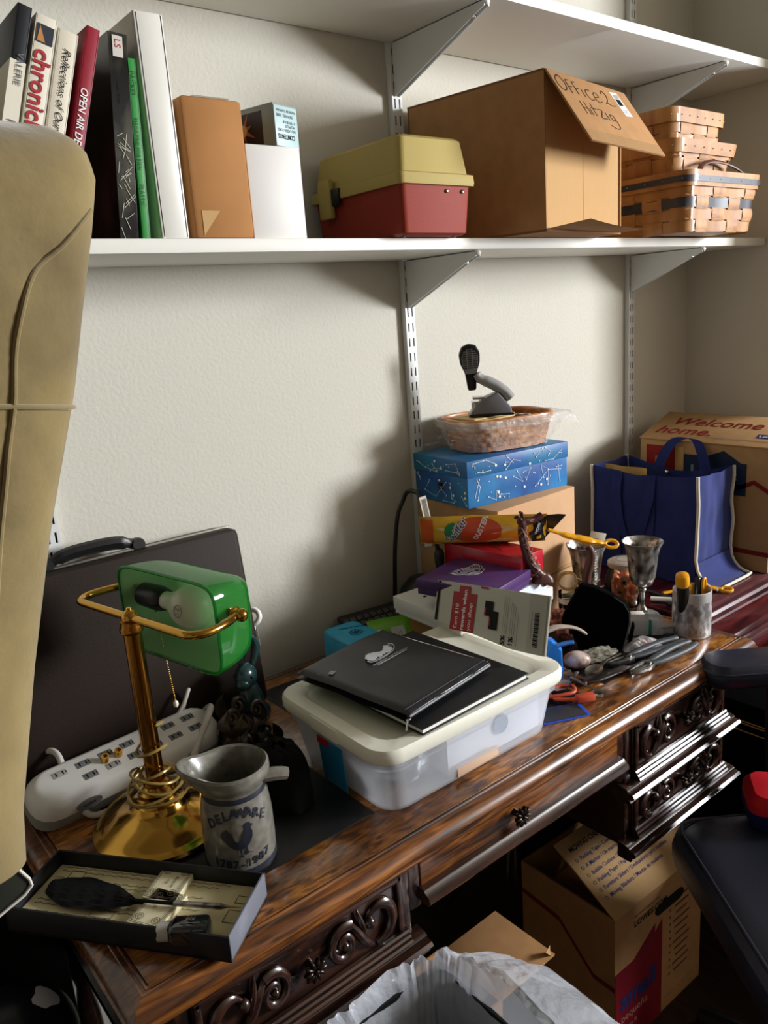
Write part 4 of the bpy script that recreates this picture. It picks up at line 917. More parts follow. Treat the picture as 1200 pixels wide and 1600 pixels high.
# ---------------------------------------------------------------- figurines between lamp and storage box
TEAL = mat('teal_glaze', '274a4c', .25, coat=.6, var=.25, vscale=30)
rb = thing('rabbit_figurine', 'glossy teal ceramic rabbit figurine standing behind the bronze figurine', 'figurine', (.588, -.178, D0), 40); rb.scale = (.92, .92, .92)
b = B(); b.lathe([(0, 0), (.028, 0), (.031, .012), (.030, .045), (.024, .07), (.018, .085), (.014, .092), (0, .096)], TEAL, None, 28)
b.ball((-.006, 0, .108), (.026, .021, .027), TEAL); b.ball((-.024, 0, .100), (.014, .014, .013), TEAL); b.ball((.026, 0, .02), (.014, .014, .014), TEAL); b.ball((-.02, .014, .014), (.014, .009, .012), TEAL); b.ball((-.02, -.014, .014), (.014, .009, .012), TEAL); b.done('body', rb)
for sy_, bend in ((-1, .0), (1, .012)):
    b = B(); b.tube(smoothpath([(.004, sy_ * .010, .125), (.014, sy_ * .014, .142), (.02 + bend, sy_ * .016, .16), (.016 + bend, sy_ * .014, .176), (.008 + bend * .5, sy_ * .012, .184)], 6), [.005 + .005 * math.sin(PI * min(1, i / 22)) for i in range(24)] + [.003], TEAL, flat=.7); b.done('ear', rb)
for sy_ in (-1, 1):
    b = B(); b.ball((-.018, sy_ * .017, .113), (.004, .003, .0045), mat('eye_dark', '0d1516', .1) if sy_ < 0 else bpy.data.materials['eye_dark'], seg=10, rings=8); b.done('eye', rb)
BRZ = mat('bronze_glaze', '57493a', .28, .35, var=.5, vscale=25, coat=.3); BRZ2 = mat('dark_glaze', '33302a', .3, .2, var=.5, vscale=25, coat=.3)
def sculpt(label, loc, rz, k, m):
    t = thing('leaf_figurine', label, 'figurine', loc, rz)
    b = B(); b.lathe([(0, 0), (.034 * k, 0), (.036 * k, .01), (.03 * k, .03), (.02 * k, .04), (0, .045 * k)], m, None, 24, fn=lambda co, a: co * (1 + .12 * math.sin(a * 5 + co.z * 60))); b.done('base', t)
    for i in range(9):
        a = i * .7 + .3; r0 = .026 * k
        def leaf(u, v):
            w_ = .013 * k * math.sin(PI * min(1, .08 + u * .95)); z = .012 + .055 * k * u * (.6 + .4 * ((i * 37) % 5) / 4) + .01 * (i % 3); rr_ = r0 + .02 * k * math.sin(u * 2.6) - .012 * u
            p = Vector((rr_, (v - .5) * 2 * w_, z + .35 * abs(v - .5) * w_)); return rot(0, 0, math.degrees(a)) @ p
        q = B(); q.sheet(leaf, 10, 6, m, .0028); q.done('leaf', t)
    for i in range(3):
        a = i * 2.2 + 1.0; c_ = (.022 * k * math.cos(a), .022 * k * math.sin(a), .05 * k + .004)
        q = B(); q.tube([(c_[0] + lerp(.012, .003, j / 24) * k * math.cos(j * .42), c_[1] + .003 * j / 24 + .004 * math.sin(j * .42), c_[2] + lerp(.012, .003, j / 24) * k * math.sin(j * .42)) for j in range(25)], [.0042 * k - .00009 * j for j in range(25)], m); q.done('scroll', t)
    return t
sculpt('bronze glazed leaf and scroll figurine behind the stoneware jug', (.548, -.225, D0), 20, 1.15, BRZ)
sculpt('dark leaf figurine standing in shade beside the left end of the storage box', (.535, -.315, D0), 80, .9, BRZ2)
wd = thing('white_wand', 'white plastic wand with a ring end and paper label leaning behind the teal rabbit', 'wand', (.60, -.150, D0 + .004), 0)
b = B(); A_, B_ = Vector((0, 0, 0)), Vector((.056, .054, .148)); dv = (B_ - A_); b.tube([A_, A_ + dv * .5, B_], [.005, .0045, .004], WHITEP); b.done('rod', wd)
b = B(); F = frame(B_, (1, -.9, .35), dv); b.tube([(.014 * math.cos(a), .013 + .014 * math.sin(a), 0) for a in [k * PI / 10 for k in range(20)]], .0052, WHITEP, F, 10, closed=True); b.done('ring', wd)
b = B(); b.box((0, -.028, .0052), (.012, .03, .0006), PAPER, 0, F); b.text('55 m', .006, INK, F @ tr(0, -.028, .0056) @ rot(0, 0, 90)); b.done('paper_label', wd)
# dark cloth bag in the shade in front of the storage box end
t = B()
def sack(u, v):
    a = 2 * PI * u; r = (1 - .75 * v ** 3) * (1 + .1 * wig(math.cos(a) * 2, math.sin(a) * 2, v * 3)); return Vector((.04 * r * math.cos(a), .055 * r * math.sin(a), .001 + .085 * math.sin(v * PI / 2) + .006 * wig(math.cos(a) * 3, math.sin(a) * 3, 5) * v))
t.sheet(sack, 32, 14, mat('black_velvet', '060606', .95), 0, closed=True); t.rings(0, 0, [(.004, .01, .083, .003)], bpy.data.materials['black_velvet'], True)
tag(t.done('cloth_bag', loc=(.512, -.402, D0)), 'black cloth bag slumped against the left end of the storage box', 'bag')

# ---------------------------------------------------------------- storage box with lid
BOXP = film('box_plastic', 'f2f5fb', .33, .3, .5); LIDP = mat('lid_plastic', 'e4e2d2', .42)
bx = thing('storage_box', 'clear plastic storage box with an off-white lid under the black portfolio', 'storage box', (.768, -.4425, D0), -.6)
hx, hy = .186, .13
b = B(); b.rings(0, 0, [(hx - .02, hy - .02, .0, .03), (hx - .012, hy - .012, .004, .034), (hx - .002, hy - .002, .07, .034), (hx - .001, hy - .001, .078, .034), (hx + .004, hy + .004, .079, .034), (hx + .005, hy + .005, .103, .034), (hx - .002, hy - .002, .103, .03), (hx - .004, hy - .004, .07, .032), (hx - .014, hy - .014, .006, .032)], BOXP, True, True, smooth=True); b.done('body', bx)
b = B(); b.rings(0, 0, [(hx - .006, hy - .006, .094, .03), (hx + .011, hy + .011, .094, .038), (hx + .013, hy + .013, .098, .038), (hx + .013, hy + .013, .112, .038), (hx + .010, hy + .010, .1165, .036), (hx - .012, hy - .012, .117, .034), (hx - .018, hy - .018, .112, .032), (hx - .02, hy - .02, .1115, .03)], LIDP, True, True, smooth=True); b.done('lid', bx)
b = B(); b.box((-hx - .0045, -.005, .045), (.001, .062, .075), mat('blue_label', '1c6f97', .4), 0, r=(0, -4, 0)); b.box((-hx - .0085, .012, .078), (.0012, .03, .012), RED, .0003); b.done('label', bx)
CLIPW = mat('latch_grey', 'c9ccc8', .4)
for sx_ in (-1, 1):
    b = B(); b.box((sx_ * (hx + .0105), 0, .104), (.006, .07, .022), LIDP, .002); b.done('grip', bx)
def inside(name, bb, label, cat): return tag(bb.done(name, loc=(.768, -.4425, D0 + .007)), label, cat)
inside('paper_block', B().b2((-.05, -.105, 0), (.16, .09, .068), mat('white_sheets', 'e3e6ee', .8)), 'white block of sheets filling the right of the storage box', 'paper')
b = B()
def crump(u, v):
    a = 2 * PI * u; p = PI * (v - .5); d = Vector((math.cos(p) * math.cos(a), math.cos(p) * math.sin(a), math.sin(p))); r = 1 + .35 * wig(d.x * 2.5, d.y * 2.5, d.z * 2.5)
    return Vector((-.107 + .042 * d.x * r, -.055 + .05 * d.y * r, .034 + .03 * d.z * r))
b.sheet(crump, 30, 16, mat('grey_wrapper', '4d5a66', .3, var=.6, vscale=40, col2='c9d3de', contrast=(.35, .62)), 0, closed=True); inside('packet', b, 'crumpled blue grey packet seen through the left of the storage box', 'packet')
b = B(); b.box((.0, -.117, .008), (.09, .007, .015), mat('pale_wood', 'c9a98f', .6), .001); inside('wooden_strip', b, 'pale wooden strip at the bottom front of the storage box', 'strip')
b = B(); b.lathe([(0, 0), (.016, 0), (.016, .004), (0, .004)], mat('grey_disc', '6f86a0', .5), tr(.065, -.1055, .042) @ rot(90), 24); inside('round_disc', b, 'grey blue disc showing through the long side of the storage box', 'disc')
# notebook and zip portfolio on the lid
LZ = D0 + .1178
nb = thing('notebook', 'thin black hardcover notebook under the black portfolio on the storage box', 'notebook', (.757, -.442, LZ), 2)
NBK = mat('notebook_cover', '121316', .45, bump=.1, bscale=400)
b = B(); b.b2((-.117, -.134, 0), (.117, .134, .0018), NBK, .0006); b.b2((-.117, -.134, .0085), (.117, .134, .0105), NBK, .0006); b.b2((-.117, .131, 0), (.117, .134, .0105), NBK, .0006); b.done('cover', nb)
b = B(); b.b2((-.114, -.131, .0018), (.114, .13, .0085), PAPER); b.done('page_block', nb)
pf = thing('zip_portfolio', 'black zipped leather portfolio with a silver emblem on top of the storage box', 'portfolio', (.722, -.425, LZ + .0112), 9)
PFL = mat('portfolio_leather', '191a1c', .42, bump=.12, bscale=260)
b = B()
def pfs(z, th):
    def f(u, v):
        x, y = lerp(-.103, .103, u), lerp(-.118, .118, v); e = min(1, min(u, 1 - u, v, 1 - v) * 14)
        return Vector((x, y, z + th * math.sqrt(max(0, 1 - (1 - e) ** 2)) * .5 + .0035 * wig(x * 12, y * 12, z * 9) + .004 * v))
    return f
b.sheet(pfs(.014, .012), 30, 30, PFL, .003); b.sheet(pfs(.006, .006), 20, 20, PFL, .003); b.sheet(pfs(.0045, -.004), 20, 20, PFL, .002); b.done('leather_cover', pf)
b = B(); P = [(-.1, -.116, .011), (.1, -.116, .011), (.103, -.11, .011), (.103, .112, .013)]; b.tube(P, .0034, DGREY); b.tube([(p[0], p[1] - .0005, p[2] + .0036) for p in P], .0009, CHROME, seg=6); b.done('zipper', pf)
b = B(); b.box((-.104, -.119, .009), (.008, .004, .003), CHROME, .001); b.tube([(-.106, -.12, .009), (-.116, -.126, .006), (-.12, -.128, .003)], .0015, CHROME); b.done('zip_pull', pf)
b = B()
for k in range(58): b.box((-.099 + k * .0034, -.1105, .0205), (.002, .0006, .0006), mat('grey_thread', '77787c', .6) if k == 0 else bpy.data.materials['grey_thread'])
b.done('stitching', pf)
b = B(); F = tr(.014, .036, .0262)
for k in range(9):
    x = -.027 + k * .0062; h1 = .012 + .006 * math.sin(k * .9); b.poly([(x - .004, -.004 - .002 * (k % 2)), (x + .003, -.006 + .002 * (k % 3)), (x + .006, h1 - .002), (x + .001, h1 + .002), (x - .003, h1 - .001)], SILVERINK, F @ tr(0, 0, k * .00004))
b.stroke(smoothpath([(-.034, -.002), (-.036, -.008), (-.02, -.012), (.0, -.011), (.022, -.006), (.036, .006), (.038, .014), (.034, .018)], 4), .0007, SILVERINK, F)
b.stroke(smoothpath([(-.03, -.006), (-.01, -.009), (.014, -.006), (.026, .002)], 4), .0006, SILVERINK, F)
for c_ in ((.03, .009), (.036, .012), (-.033, -.003)): b.stroke(arc(c_, .0035, 0, 270, 8), .0005, SILVERINK, F)
b.text('FREEMONT ON THE FALLS', .0062, SILVERINK, F @ tr(0, -.021, 0), space=1.15); b.box((0, -.0235, .0003), (.07, .0007, .0004), SILVERINK, 0, F)
b.box((-.084, .052, 0), (.012, .008, .0006), GREYPL, 0, F @ rot(0, 0, 20)); b.done('emblem', pf)

# ---------------------------------------------------------------- paper stack behind the box
MID = D0
kx = thing('kraft_box', 'low brown kraft box under the white flat box, behind the storage box', 'box', (1.065, -.262, D0), -3)
b = B(); b.b2((-.072, -.07, 0), (.072, .085, .05), CARD2, .003); b.done('carton', kx)
kx2 = thing('kraft_box', 'brown folded kraft mailer directly under the white flat box', 'box', (1.062, -.265, D0 + .0505), -2)
b = B(); b.b2((-.09, -.08, .0), (.09, .095, .054), CARD2, .003); b.prism([(-.1, -.03), (-.09, -.06), (-.09, .05)], .045, .047, CARD2); b.done('carton', kx2)
t = thing('flat_white_box', 'flat white lidded box beneath the purple box', 'box', (1.062, -.268, D0 + .1055), -2)
b = B(); b.b2((-.124, -.098, 0), (.124, .1, .012), WHITEP, .002); b.b2((-.126, -.1, .009), (.126, .102, .036), mat('white_box_card', 'dedbd2', .5), .002); b.done('carton', t)
b = B(); b.ball((-.085, .05, .036), (.004, .004, .002), BLACK, seg=10, rings=6); b.done('snap', t)
t = thing('note_pad', 'pale blue white pad of papers sticking out under the purple box', 'pad', (1.083, -.306, D0 + .142), 8)
b = B(); b.b2((-.075, -.075, 0), (.075, .075, .024), mat('pad_paper', 'cfd6e6', .8)); b.b2((.03, -.0755, .012), (.0755, .0755, .0245), PAPER); b.done('sheets', t)
pb = thing('purple_box', 'purple gift box with a silver crest on its lid, lying on white papers', 'box', (1.024, -.31, D0 + .1672), 13)
PUR = mat('purple_card', '4a2b5f', .4)
b = B(); b.b2((-.071, -.083, 0), (.071, .083, .014), PUR, .001); b.done('base', pb)
b = B(); b.b2((-.073, -.085, .012), (.073, .085, .031), PUR, .0012); b.done('lid', pb)
b = B(); F = tr(.01, .012, .0313) @ rot(0, 0, -12)
for k in range(5):
    r = .006 + .0045 * k; b.stroke([(r * 1.1 * math.cos(a) + .002 * math.sin(a * 3 + k), r * .75 * math.sin(a) - .004 + .0015 * math.sin(a * 5), 0) for a in [q * 2 * PI / 30 for q in range(31 - 5 * (k % 2))]], .0006, SILVERINK, F)
for k in range(8): b.stroke(smoothpath([(-.03 + k * .0085, .016), (-.026 + k * .0085, .024 + .004 * math.sin(k)), (-.021 + k * .0085, .017), (-.024 + k * .0085, .013)], 4), .0008, SILVERINK, F)
for sx_ in (-1, 1):
    for k in range(4): b.stroke(smoothpath([(sx_ * .024, -.006 + k * .006), (sx_ * .032, .0 + k * .007), (sx_ * .036, .008 + k * .005), (sx_ * .031, .01 + k * .004)], 4), .0007, SILVERINK, F)
b.done('crest', pb)
rx_ = thing('red_box', 'glossy red carton lying behind the purple box under the duster packet', 'box', (1.126, -.263, D0 + .172), 5)
REDC = mat('red_card', 'b01127', .3, coat=.4)
b = B(); b.b2((-.036, -.1, 0), (.036, .098, .050), REDC, .0012); b.done('carton', rx_)
b = B(); F = frame((0, -.1006, .025), (1, 0, 0), (0, 0, 1)); b.text('FST', .01, CREAM, F @ tr(.004, .008, 0), shear=.2)
for k in range(3): b.box((.006, -.004 - k * .004, 0), (.04 - .008 * k, .0009, .0003), CREAM, 0, F)
for k in range(9): b.stroke([(-.025 + .004 * k, -.05 + .008 * k), (.0 + .003 * k, -.02 + .008 * k)], .0005, GOLD, tr(0, 0, .0502))
b.done('print', rx_)
# leaflet leaning on the stack
fl = thing('store_leaflet', 'folded store leaflet with red print standing on edge behind the portfolio', 'leaflet', (.93, -.42, LZ + .0006), 0)
FM = frame((.021 - .0, .132, .0825), (0, -.99, .12), (-.33, 0, -.94))       # x along the top edge, y down the sheet
LW, LH = .275, .098
LEAF = mat('leaflet_paper', 'c4c2b4', .5)
def sheetf(dz): return lambda u, v: FM @ Vector((u * LW, lerp(0, min(LH, (.074 + .033 * u)), v), dz + .005 * math.sin(u * 5.5) * (1 - .4 * v)))
FMW = FM.to_3x3() @ Vector((0, 0, 1)); SG = 1 if FMW.x < 0 else -1
b = B()
for q in range(4): b.sheet(sheetf(-SG * (.001 + .0014 * q)), 20, 4, LEAF if q == 0 else PAPER, .0005)
b.done('sheets', fl)
def onleaf(co): return FM @ Vector((co.x, co.y, SG * .0002 + .005 * math.sin(co.x / LW * 5.5) * (1 - .4 * min(1, co.y / LH)) + SG * co.z))
def lrect(b, u0, u1, v0, v1, m, z=.0004):
    b.sheet(lambda u, v: onleaf(Vector((lerp(u0, u1, u), lerp(v0, v1, v), z))), 6, 2, m)
b = B()
lrect(b, .004, .010, 0, .074, INK)
lrect(b, .058, .086, .004, .044, RED); lrect(b, .044, .104, .016, .086, RED)
lrect(b, .128, .15, .024, .05, BLACK); lrect(b, .142, .164, .04, .072, BLACK); lrect(b, .128, .132, .036, .05, RED, .0007); lrect(b, .142, .146, .052, .066, RED, .0007)
lrect(b, .112, .132, .0, .004, RED)
for k, (u0, v0, v1) in enumerate(((.178, .01, .074), (.183, .012, .074), (.188, .012, .074), (.196, .02, .076), (.201, .022, .076), (.206, .026, .076), (.213, .036, .092), (.243, .03, .075))): lrect(b, u0, u0 + .0008, v0, v1, INKGREY)
lrect(b, .236, .272, 0, .098, mat('leaflet_grey', 'b3b1a6', .5), .0002)
for k in range(26): lrect(b, .249, .259, .03 + k * .0022, .031 + k * .0022 + .0005 * (k % 3), INK, .0006)
def ltext(b, s_, u, v, size, m, bold=0): b.text(s_, size, m, None, 'LEFT', bold=bold, th=.0008, fn=lambda co: onleaf(Vector((u + -co.y * 1.0 + 0, v - co.x, co.z))))
def ltext(b, s_, u, v, size, m, bold=0): b.text(s_, size, m, None, 'LEFT', bold=bold, th=.0009, fn=lambda co: onleaf(Vector((u - co.y, v - co.x, co.z))))
ltext(b, 'Earn $10', .062, .083, .0125, WHITEINK); ltext(b, 'rewards when', .079, .084, .0128, WHITEINK, .02); ltext(b, 'you shop', .096, .083, .0135, WHITEINK)
ltext(b, '5%', .186, .094, .014, INK, .03); ltext(b, '1%', .205, .094, .014, INK, .03)
b.done('print', fl)
# green packet, blue case, keyboard
gp = thing('green_packet', 'bright green foil snack packet lying behind the portfolio', 'packet', (.965, -.13, D0 + .03), -20, tilt=(38, 0))
GRN = mat('green_foil', '6fae2a', .28, bump=.3, bscale=60)
def pillow(hx_, hy_, th_, z0=0, wr=.003):
    return lambda s_: (lambda u, v: Vector(((u - .5) * 2 * hx_, (v - .5) * 2 * hy_, z0 + s_ * th_ * max(0, (1 - abs(2 * u - 1) ** 4)) * max(0, (1 - abs(2 * v - 1) ** 3)) + wr * wig(u * 6, v * 6, 3 + s_))))
pl = pillow(.05, .055, .014)
b = B(); b.sheet(pl(1), 20, 20, GRN, 0); b.sheet(pl(-1), 20, 20, GRN, 0); b.done('pouch', gp)
b = B(); b.sheet(lambda u, v: pl(1)(.42 + .3 * u, .15 + .55 * v) + Vector((0, 0, .0008)), 6, 6, mat('packet_label', 'c3c6bf', .5), 0); b.sheet(lambda u, v: pl(1)(.05 + .16 * u, .1 + .6 * v) + Vector((0, 0, .0008)), 6, 6, WHITEP, 0)
for k in range(4): b.sheet(lambda u, v: pl(1)(.07 + .035 * k + .012 * u, .12 + .56 * v) + Vector((0, 0, .0014)), 2, 6, INKGREY, 0)
for k in range(2): b.sheet(lambda u, v: pl(1)(.55 + .06 * k + .012 * u, .25 + .35 * v) + Vector((0, 0, .0014)), 2, 6, INKGREY, 0)
b.done('label_print', gp)
bcx = thing('blue_case', 'translucent bright blue plastic case with black print behind the portfolio', 'case', (.842, -.155, D0), -3)
BLU = mat('blue_plastic', '1fa3cf', .3, coat=.3, var=.15, vscale=40)
b = B(); b.rings(0, 0, [(.036, .056, 0, .01), (.04, .06, .003, .012), (.04, .06, .085, .012), (.037, .057, .09, .012), (.02, .04, .0905, .01)], BLU, True, True, smooth=True); b.done('body', bcx)
b = B(); b.prism([(-.036, .01), (.03, .01), (.034, .05), (.025, .062), (-.036, .072)], -.0008, .0012, mat('blue_deep', '0d6f8a', .3), frame((0, -.0602, 0), (1, 0, 0), (0, 0, 1))); b.done('front_recess', bcx)
b = B(); F = tr(0, .0, .0908); b.text('HOME & TRAVEL', .0078, INK, F @ tr(.012, .024, 0) @ rot(0, 0, -18), bold=.02); b.stroke(arc((.004, .0), .013, 0, 360, 20), .0006, INK, F)
for k in range(6): b.stroke(smoothpath([(.004, 0), (.004 + .006 * math.cos(k * 1.05 + .3), .006 * math.sin(k * 1.05 + .3)), (.004 + .011 * math.cos(k * 1.05), .011 * math.sin(k * 1.05))], 4), .001, INK, F)
b.done('print', bcx)
kbd = thing('keyboard', 'dark grey computer keyboard propped against the wall behind the blue case', 'keyboard', (1.0, -.075, D0 + .045), -8, tilt=(24, 0))
b = B(); b.box((0, 0, 0), (.22, .1, .014), DGREY, .004); b.done('case', kbd)
b = B()
for r_ in range(5):
    for k in range(13): b.box((-.1 + k * .0165 + .002 * (r_ % 2), -.04 + r_ * .0165, .009), (.0135, .0135, .005), mat('keycap', '4c4a47', .5) if (r_ == 0 and k == 0) else bpy.data.materials['keycap'], .0015)
b.done('keys', kbd)
b = B(); b.box((0, -.0, -.026), (.18, .085, .034), BPLAST, .004); b.done('stand', kbd)

# ---------------------------------------------------------------- carton stack against the wall
kc = thing('shipping_carton', 'large plain brown carton standing on the desk against the wall under the blue shoe box', 'box', (1.148, -.262, D0), 3)
b = B(); b.b2((0, 0, 0), (.268, .235, .288), mat('carton_tan', 'c29a74', .8, var=.07, vscale=30, bump=.05, bscale=60), .002); b.done('carton', kc)
b = B(); b.b2((-.0005, .11, .18), (.0003, .2345, .2885), TAPE); b.b2((.0, .112, .2882), (.268, .122, .2886), CARDIN); b.done('tape', kc)
b = B(); b.b2((.05, -.0012, .105), (.268, .0005, .112), CARDIN); b.b2((.05, -.001, .1035), (.268, .0, .105), INK); b.done('bottom_flap_edge', kc)
SB1 = mat('shoebox_lid', '1d6d94', .45, var=.35, vscale=9, col2='1a4f9a'); SB2 = mat('shoebox_side', '1c4f92', .45, var=.4, vscale=9, col2='2f83bd')
sx = thing('shoe_box', 'blue lidded shoe box printed with white constellations on the brown carton', 'box', (1.125, -.202, D0 + .2885), -5)
bw, bd, bh = .296, .186, .1
b = B(); b.b2((.002, .002, 0), (bw - .002, bd - .002, bh - .003), SB2, .001); b.done('box', sx)
b = B(); b.b2((0, 0, bh - .036), (bw, bd, bh), SB1, .0015); b.done('lid', sx)
b = B(); b.b2((.0015, .085, .03), (.0025, .1, .045), BLACK); b.done('finger_hole', sx)
rs = random.Random(5)
def constel(b, F, W, H, n):
    for i in range(n):
        c0 = (W * (i + .5) / n, H * rs.uniform(.2, .8)); P = [c0]
        for k in range(rs.randint(2, 4)): P.append((min(W * .98, max(W * .02, P[-1][0] + rs.uniform(-.03, .04))), min(H * .92, max(H * .08, P[-1][1] + rs.uniform(-.7, .7) * H))))
        b.stroke(P, .0004, WHITEINK, F)
        for p in P: b.poly([(p[0] + .0011 * math.cos(a), p[1] + .0014 * math.sin(a)) for a in [q * PI / 4 for q in range(8)]], WHITEINK, F, .0008)
    for i in range(n * 2):
        p = (rs.uniform(.03, .97) * W, rs.uniform(.1, .9) * H); r = rs.choice((.0008, .0012, .003))
        b.poly([(p[0] + r * math.cos(a), p[1] + r * math.sin(a)) for a in [q * PI / 4 for q in range(8)]], WHITEINK, F, .0006)
b = B(); constel(b, frame((0, -.0006, bh - .035), (1, 0, 0), (0, 0, 1)), bw, .034, 7); constel(b, frame((.002, .0014, .001), (1, 0, 0), (0, 0, 1)), bw - .004, .062, 8)
constel(b, frame((-.0006, bd, bh - .035), (0, -1, 0), (0, 0, 1)), bd, .034, 4); constel(b, frame((.0014, bd, .001), (0, -1, 0), (0, 0, 1)), bd - .004, .062, 5); b.done('constellation_print', sx)
# basket in a clear bag on top, envelopes, stapler
bs = thing('bread_basket', 'oval splint basket wrapped in a clear plastic bag on the blue shoe box', 'basket', (1.305, -.122, D0 + .389), -14)
WK = wood('basket_orange', '8a4f26', 'b3733c', 'cf9358', 5, (3, 3, 8), .4, .2, 0, .1)
def oval(u, k=1.0): 
    a = 2 * PI * u; sg = lambda q, e: math.copysign(abs(q) ** e, q); return (.118 * k * sg(math.cos(a), .6), .083 * k * sg(math.sin(a), .6))
b = B()
for r_ in range(6):
    b.sheet(lambda u, v: Vector((*oval(u, (.86 + .14 * (r_ + v) / 6) * (1 + .015 * math.sin(u * 40 * PI + r_ * PI))), .002 + (r_ + v * .93) * .0105)), 120, 2, WK, .0015, closed=True)
b.sheet(lambda u, v: Vector((oval(u)[0] * .86 * v, oval(u)[1] * .86 * v, .003)), 40, 2, WK, .001, closed=True); b.done('weave', bs)
b = B(); b.tube([(*oval(k / 60, 1.0), .066) for k in range(60)], .005, WK, closed=True, flat=1.4); b.done('rim', bs)
BAG = film('clear_bag', 'f2efe9', .26, .12, .15, .9)
b = B()
def bag(u, v):
    o_ = oval(u, (.9 + .2 * min(1, v * 1.5)) * (1.03 + .04 * wig(u * 24, v * 6, 2)) if True else 1); tail = max(0, math.cos(2 * PI * (u - .985))) ** 6
    z = .003 + .07 * min(1, v * 1.5) - (.02 * max(0, v - .66) * 3 if v > .66 else 0)
    return Vector((o_[0] + tail * .065 * v, o_[1] - tail * .01 * v, z - tail * .022 * v * v + .004 * wig(u * 20, v * 5, 9)))
b.sheet(bag, 140, 14, BAG, 0, closed=True); b.done('plastic_bag', bs)
MAN = mat('manila', 'd2b67c', .6)
for k in range(4):
    t = B(); t.box((0, 0, 0), (.125, .075, .0035), MAN, .001); t.box((.0, .018, .002), (.12, .0006, .0006), CARDIN)
    tag(t.done('envelope', loc=(1.262 + .004 * k, -.118 + .003 * k, D0 + .447 + .0042 * k), rz=-10 + 3 * k), ('lowest manila envelope of the pile in the bagged basket', 'second manila envelope from the bottom in the bagged basket', 'third manila envelope from the bottom in the bagged basket', 'top manila envelope of the pile, under the stapler')[k], 'envelope', 'manila envelopes in the basket')
st = thing('stapler', 'grey and black lever stapler opened upright on the bagged basket', 'stapler', (1.272, -.135, D0 + .4635), -42); st.scale = (1.3, 1.3, 1.3)
SG_ = mat('stapler_grey', '77777a', .35); SGL = mat('stapler_lever', '9a9a98', .35)
b = B(); b.prism([(-.034, 0), (.034, 0), (.034, .012), (.012, .038), (-.012, .03), (-.034, .008)], -.017, .017, SG_, Matrix(((1, 0, 0, 0), (0, 0, -1, 0), (0, 1, 0, 0), (0, 0, 0, 1))), .003); b.box((0, 0, .002), (.075, .04, .004), BPLAST, .0015); b.done('base', st)
b = B(); b.box((-.026, 0, .016), (.012, .028, .016), CHROME, .001); b.box((-.02, 0, .03), (.02, .022, .004), CHROME, .0008); b.done('hinge_plate', st)
b = B(); b.tube(smoothpath([(.034, 0, .026), (.022, 0, .04), (.004, 0, .052), (-.016, 0, .062), (-.022, 0, .07)], 6), [.0115] * 8 + [.012] * 8 + [.0105] * 8 + [.008], SGL, flat=.8, seg=14); b.done('lever', st)
b = B(); F = frame((-.03, 0, .055), (1, 0, .05), (-.05, -.12, 1)); pts = [(-.007, -.012), (.007, -.012), (.01, .018), (.0165, .034), (.0175, .05), (.012, .062), (0, .066), (-.012, .062), (-.0175, .05), (-.0165, .034), (-.01, .018)]
b.prism(pts, -.006, .006, BPLAST, F, .003); b.done('arm', st)
b = B(); b.prism([(x * .8, .012 + (y - .012) * .86) for x, y in pts if y > 0], .0055, .0068, SG_, F)
for k in range(9): b.box((0, .027 + k * .0036, .0072), (.024, .0009, .0008), BPLAST, 0, F)
for k in (-1, 1): b.box((k * .0045, .042, .0073), (.0008, .034, .0008), SGL, 0, F)
b.done('grille', st)

# ---------------------------------------------------------------- cord with tags, dark dome, duster pack
cb = thing('power_lead', 'thick black cord arching up the wall with a white paper tag tied on', 'cord', (1.03, -.07, D0), 0)
M_ = inv(cb)
b = B(M_); b.tube(smoothpath([(1.03, -.05, .795), (1.032, -.055, .87), (1.036, -.06, .96), (1.045, -.065, 1.03), (1.058, -.07, 1.062), (1.062, -.085, 1.085), (1.062, -.12, 1.083), (1.062, -.145, 1.04), (1.07, -.155, .99), (1.075, -.16, .94), (1.08, -.165, .9)], 8), .0048, BPLAST, seg=10); b.done('cable', cb)
b = B(M_); b.lathe([(0, 0), (.009, 0), (.011, .005), (.010, .022), (.006, .028), (0, .028)], BPLAST, tr(1.03, -.05, .782), 16); b.lathe([(.0, 0), (.008, 0), (.0105, .01), (.011, .03), (.007, .04), (0, .04)], mat('dark_green_plastic', '1c211c', .4), tr(1.074, -.16, .928), 16); b.done('plug', cb)
b = B(M_); F = frame((1.058, -.153, 1.06), (.9, -.35, 0), (.22, -.12, 1)); b.box((-.008, .0, 0), (.015, .055, .001), PAPER, 0, F @ rot(0, 0, 10)); b.box((.0, -.055, .003), (.016, .055, .001), PAPER, 0, F @ rot(0, 0, -4))
for k in range(4): b.box((-.011 + k * .0026, .0, .0008), (.0009, .044, .0004), INKGREY, 0, F @ rot(0, 0, 10)); b.box((-.004 + k * .0026, -.055, .0038), (.0009, .044, .0004), INKGREY, 0, F @ rot(0, 0, -4))
b.done('paper_tag', cb)
dm = thing('dome_speaker', 'dark green black domed gadget in the shade behind the paper stack', 'gadget', (1.075, -.1, D0), 0)
b = B(); b.lathe([(0, 0), (.055, 0), (.06, .01), (.062, .04), (.058, .08), (.048, .11), (.03, .13), (0, .138)], mat('dome_dark', '141814', .4), None, 32); b.done('body', dm)
du = thing('duster_packet', 'yellow and orange duster packet resting slantwise against the brown carton', 'packet', (1.12, -.245, D0 + .255), 0)
U = Vector((.19, -.19, -.004)).normalized(); DFr = frame((0, 0, 0), U, (0.0, 0.0, 1)) ; DFr = frame((0, 0, .0), U, (-.35, -.35, .87))
DY = mat('duster_yellow', 'f2bd2c', .3, coat=.3, var=.2, vscale=40); DO = mat('duster_orange', 'd9622a', .3, coat=.3); FLUF = mat('fluff_print', 'efdf9a', .4, var=.25, vscale=55)
HL = .128
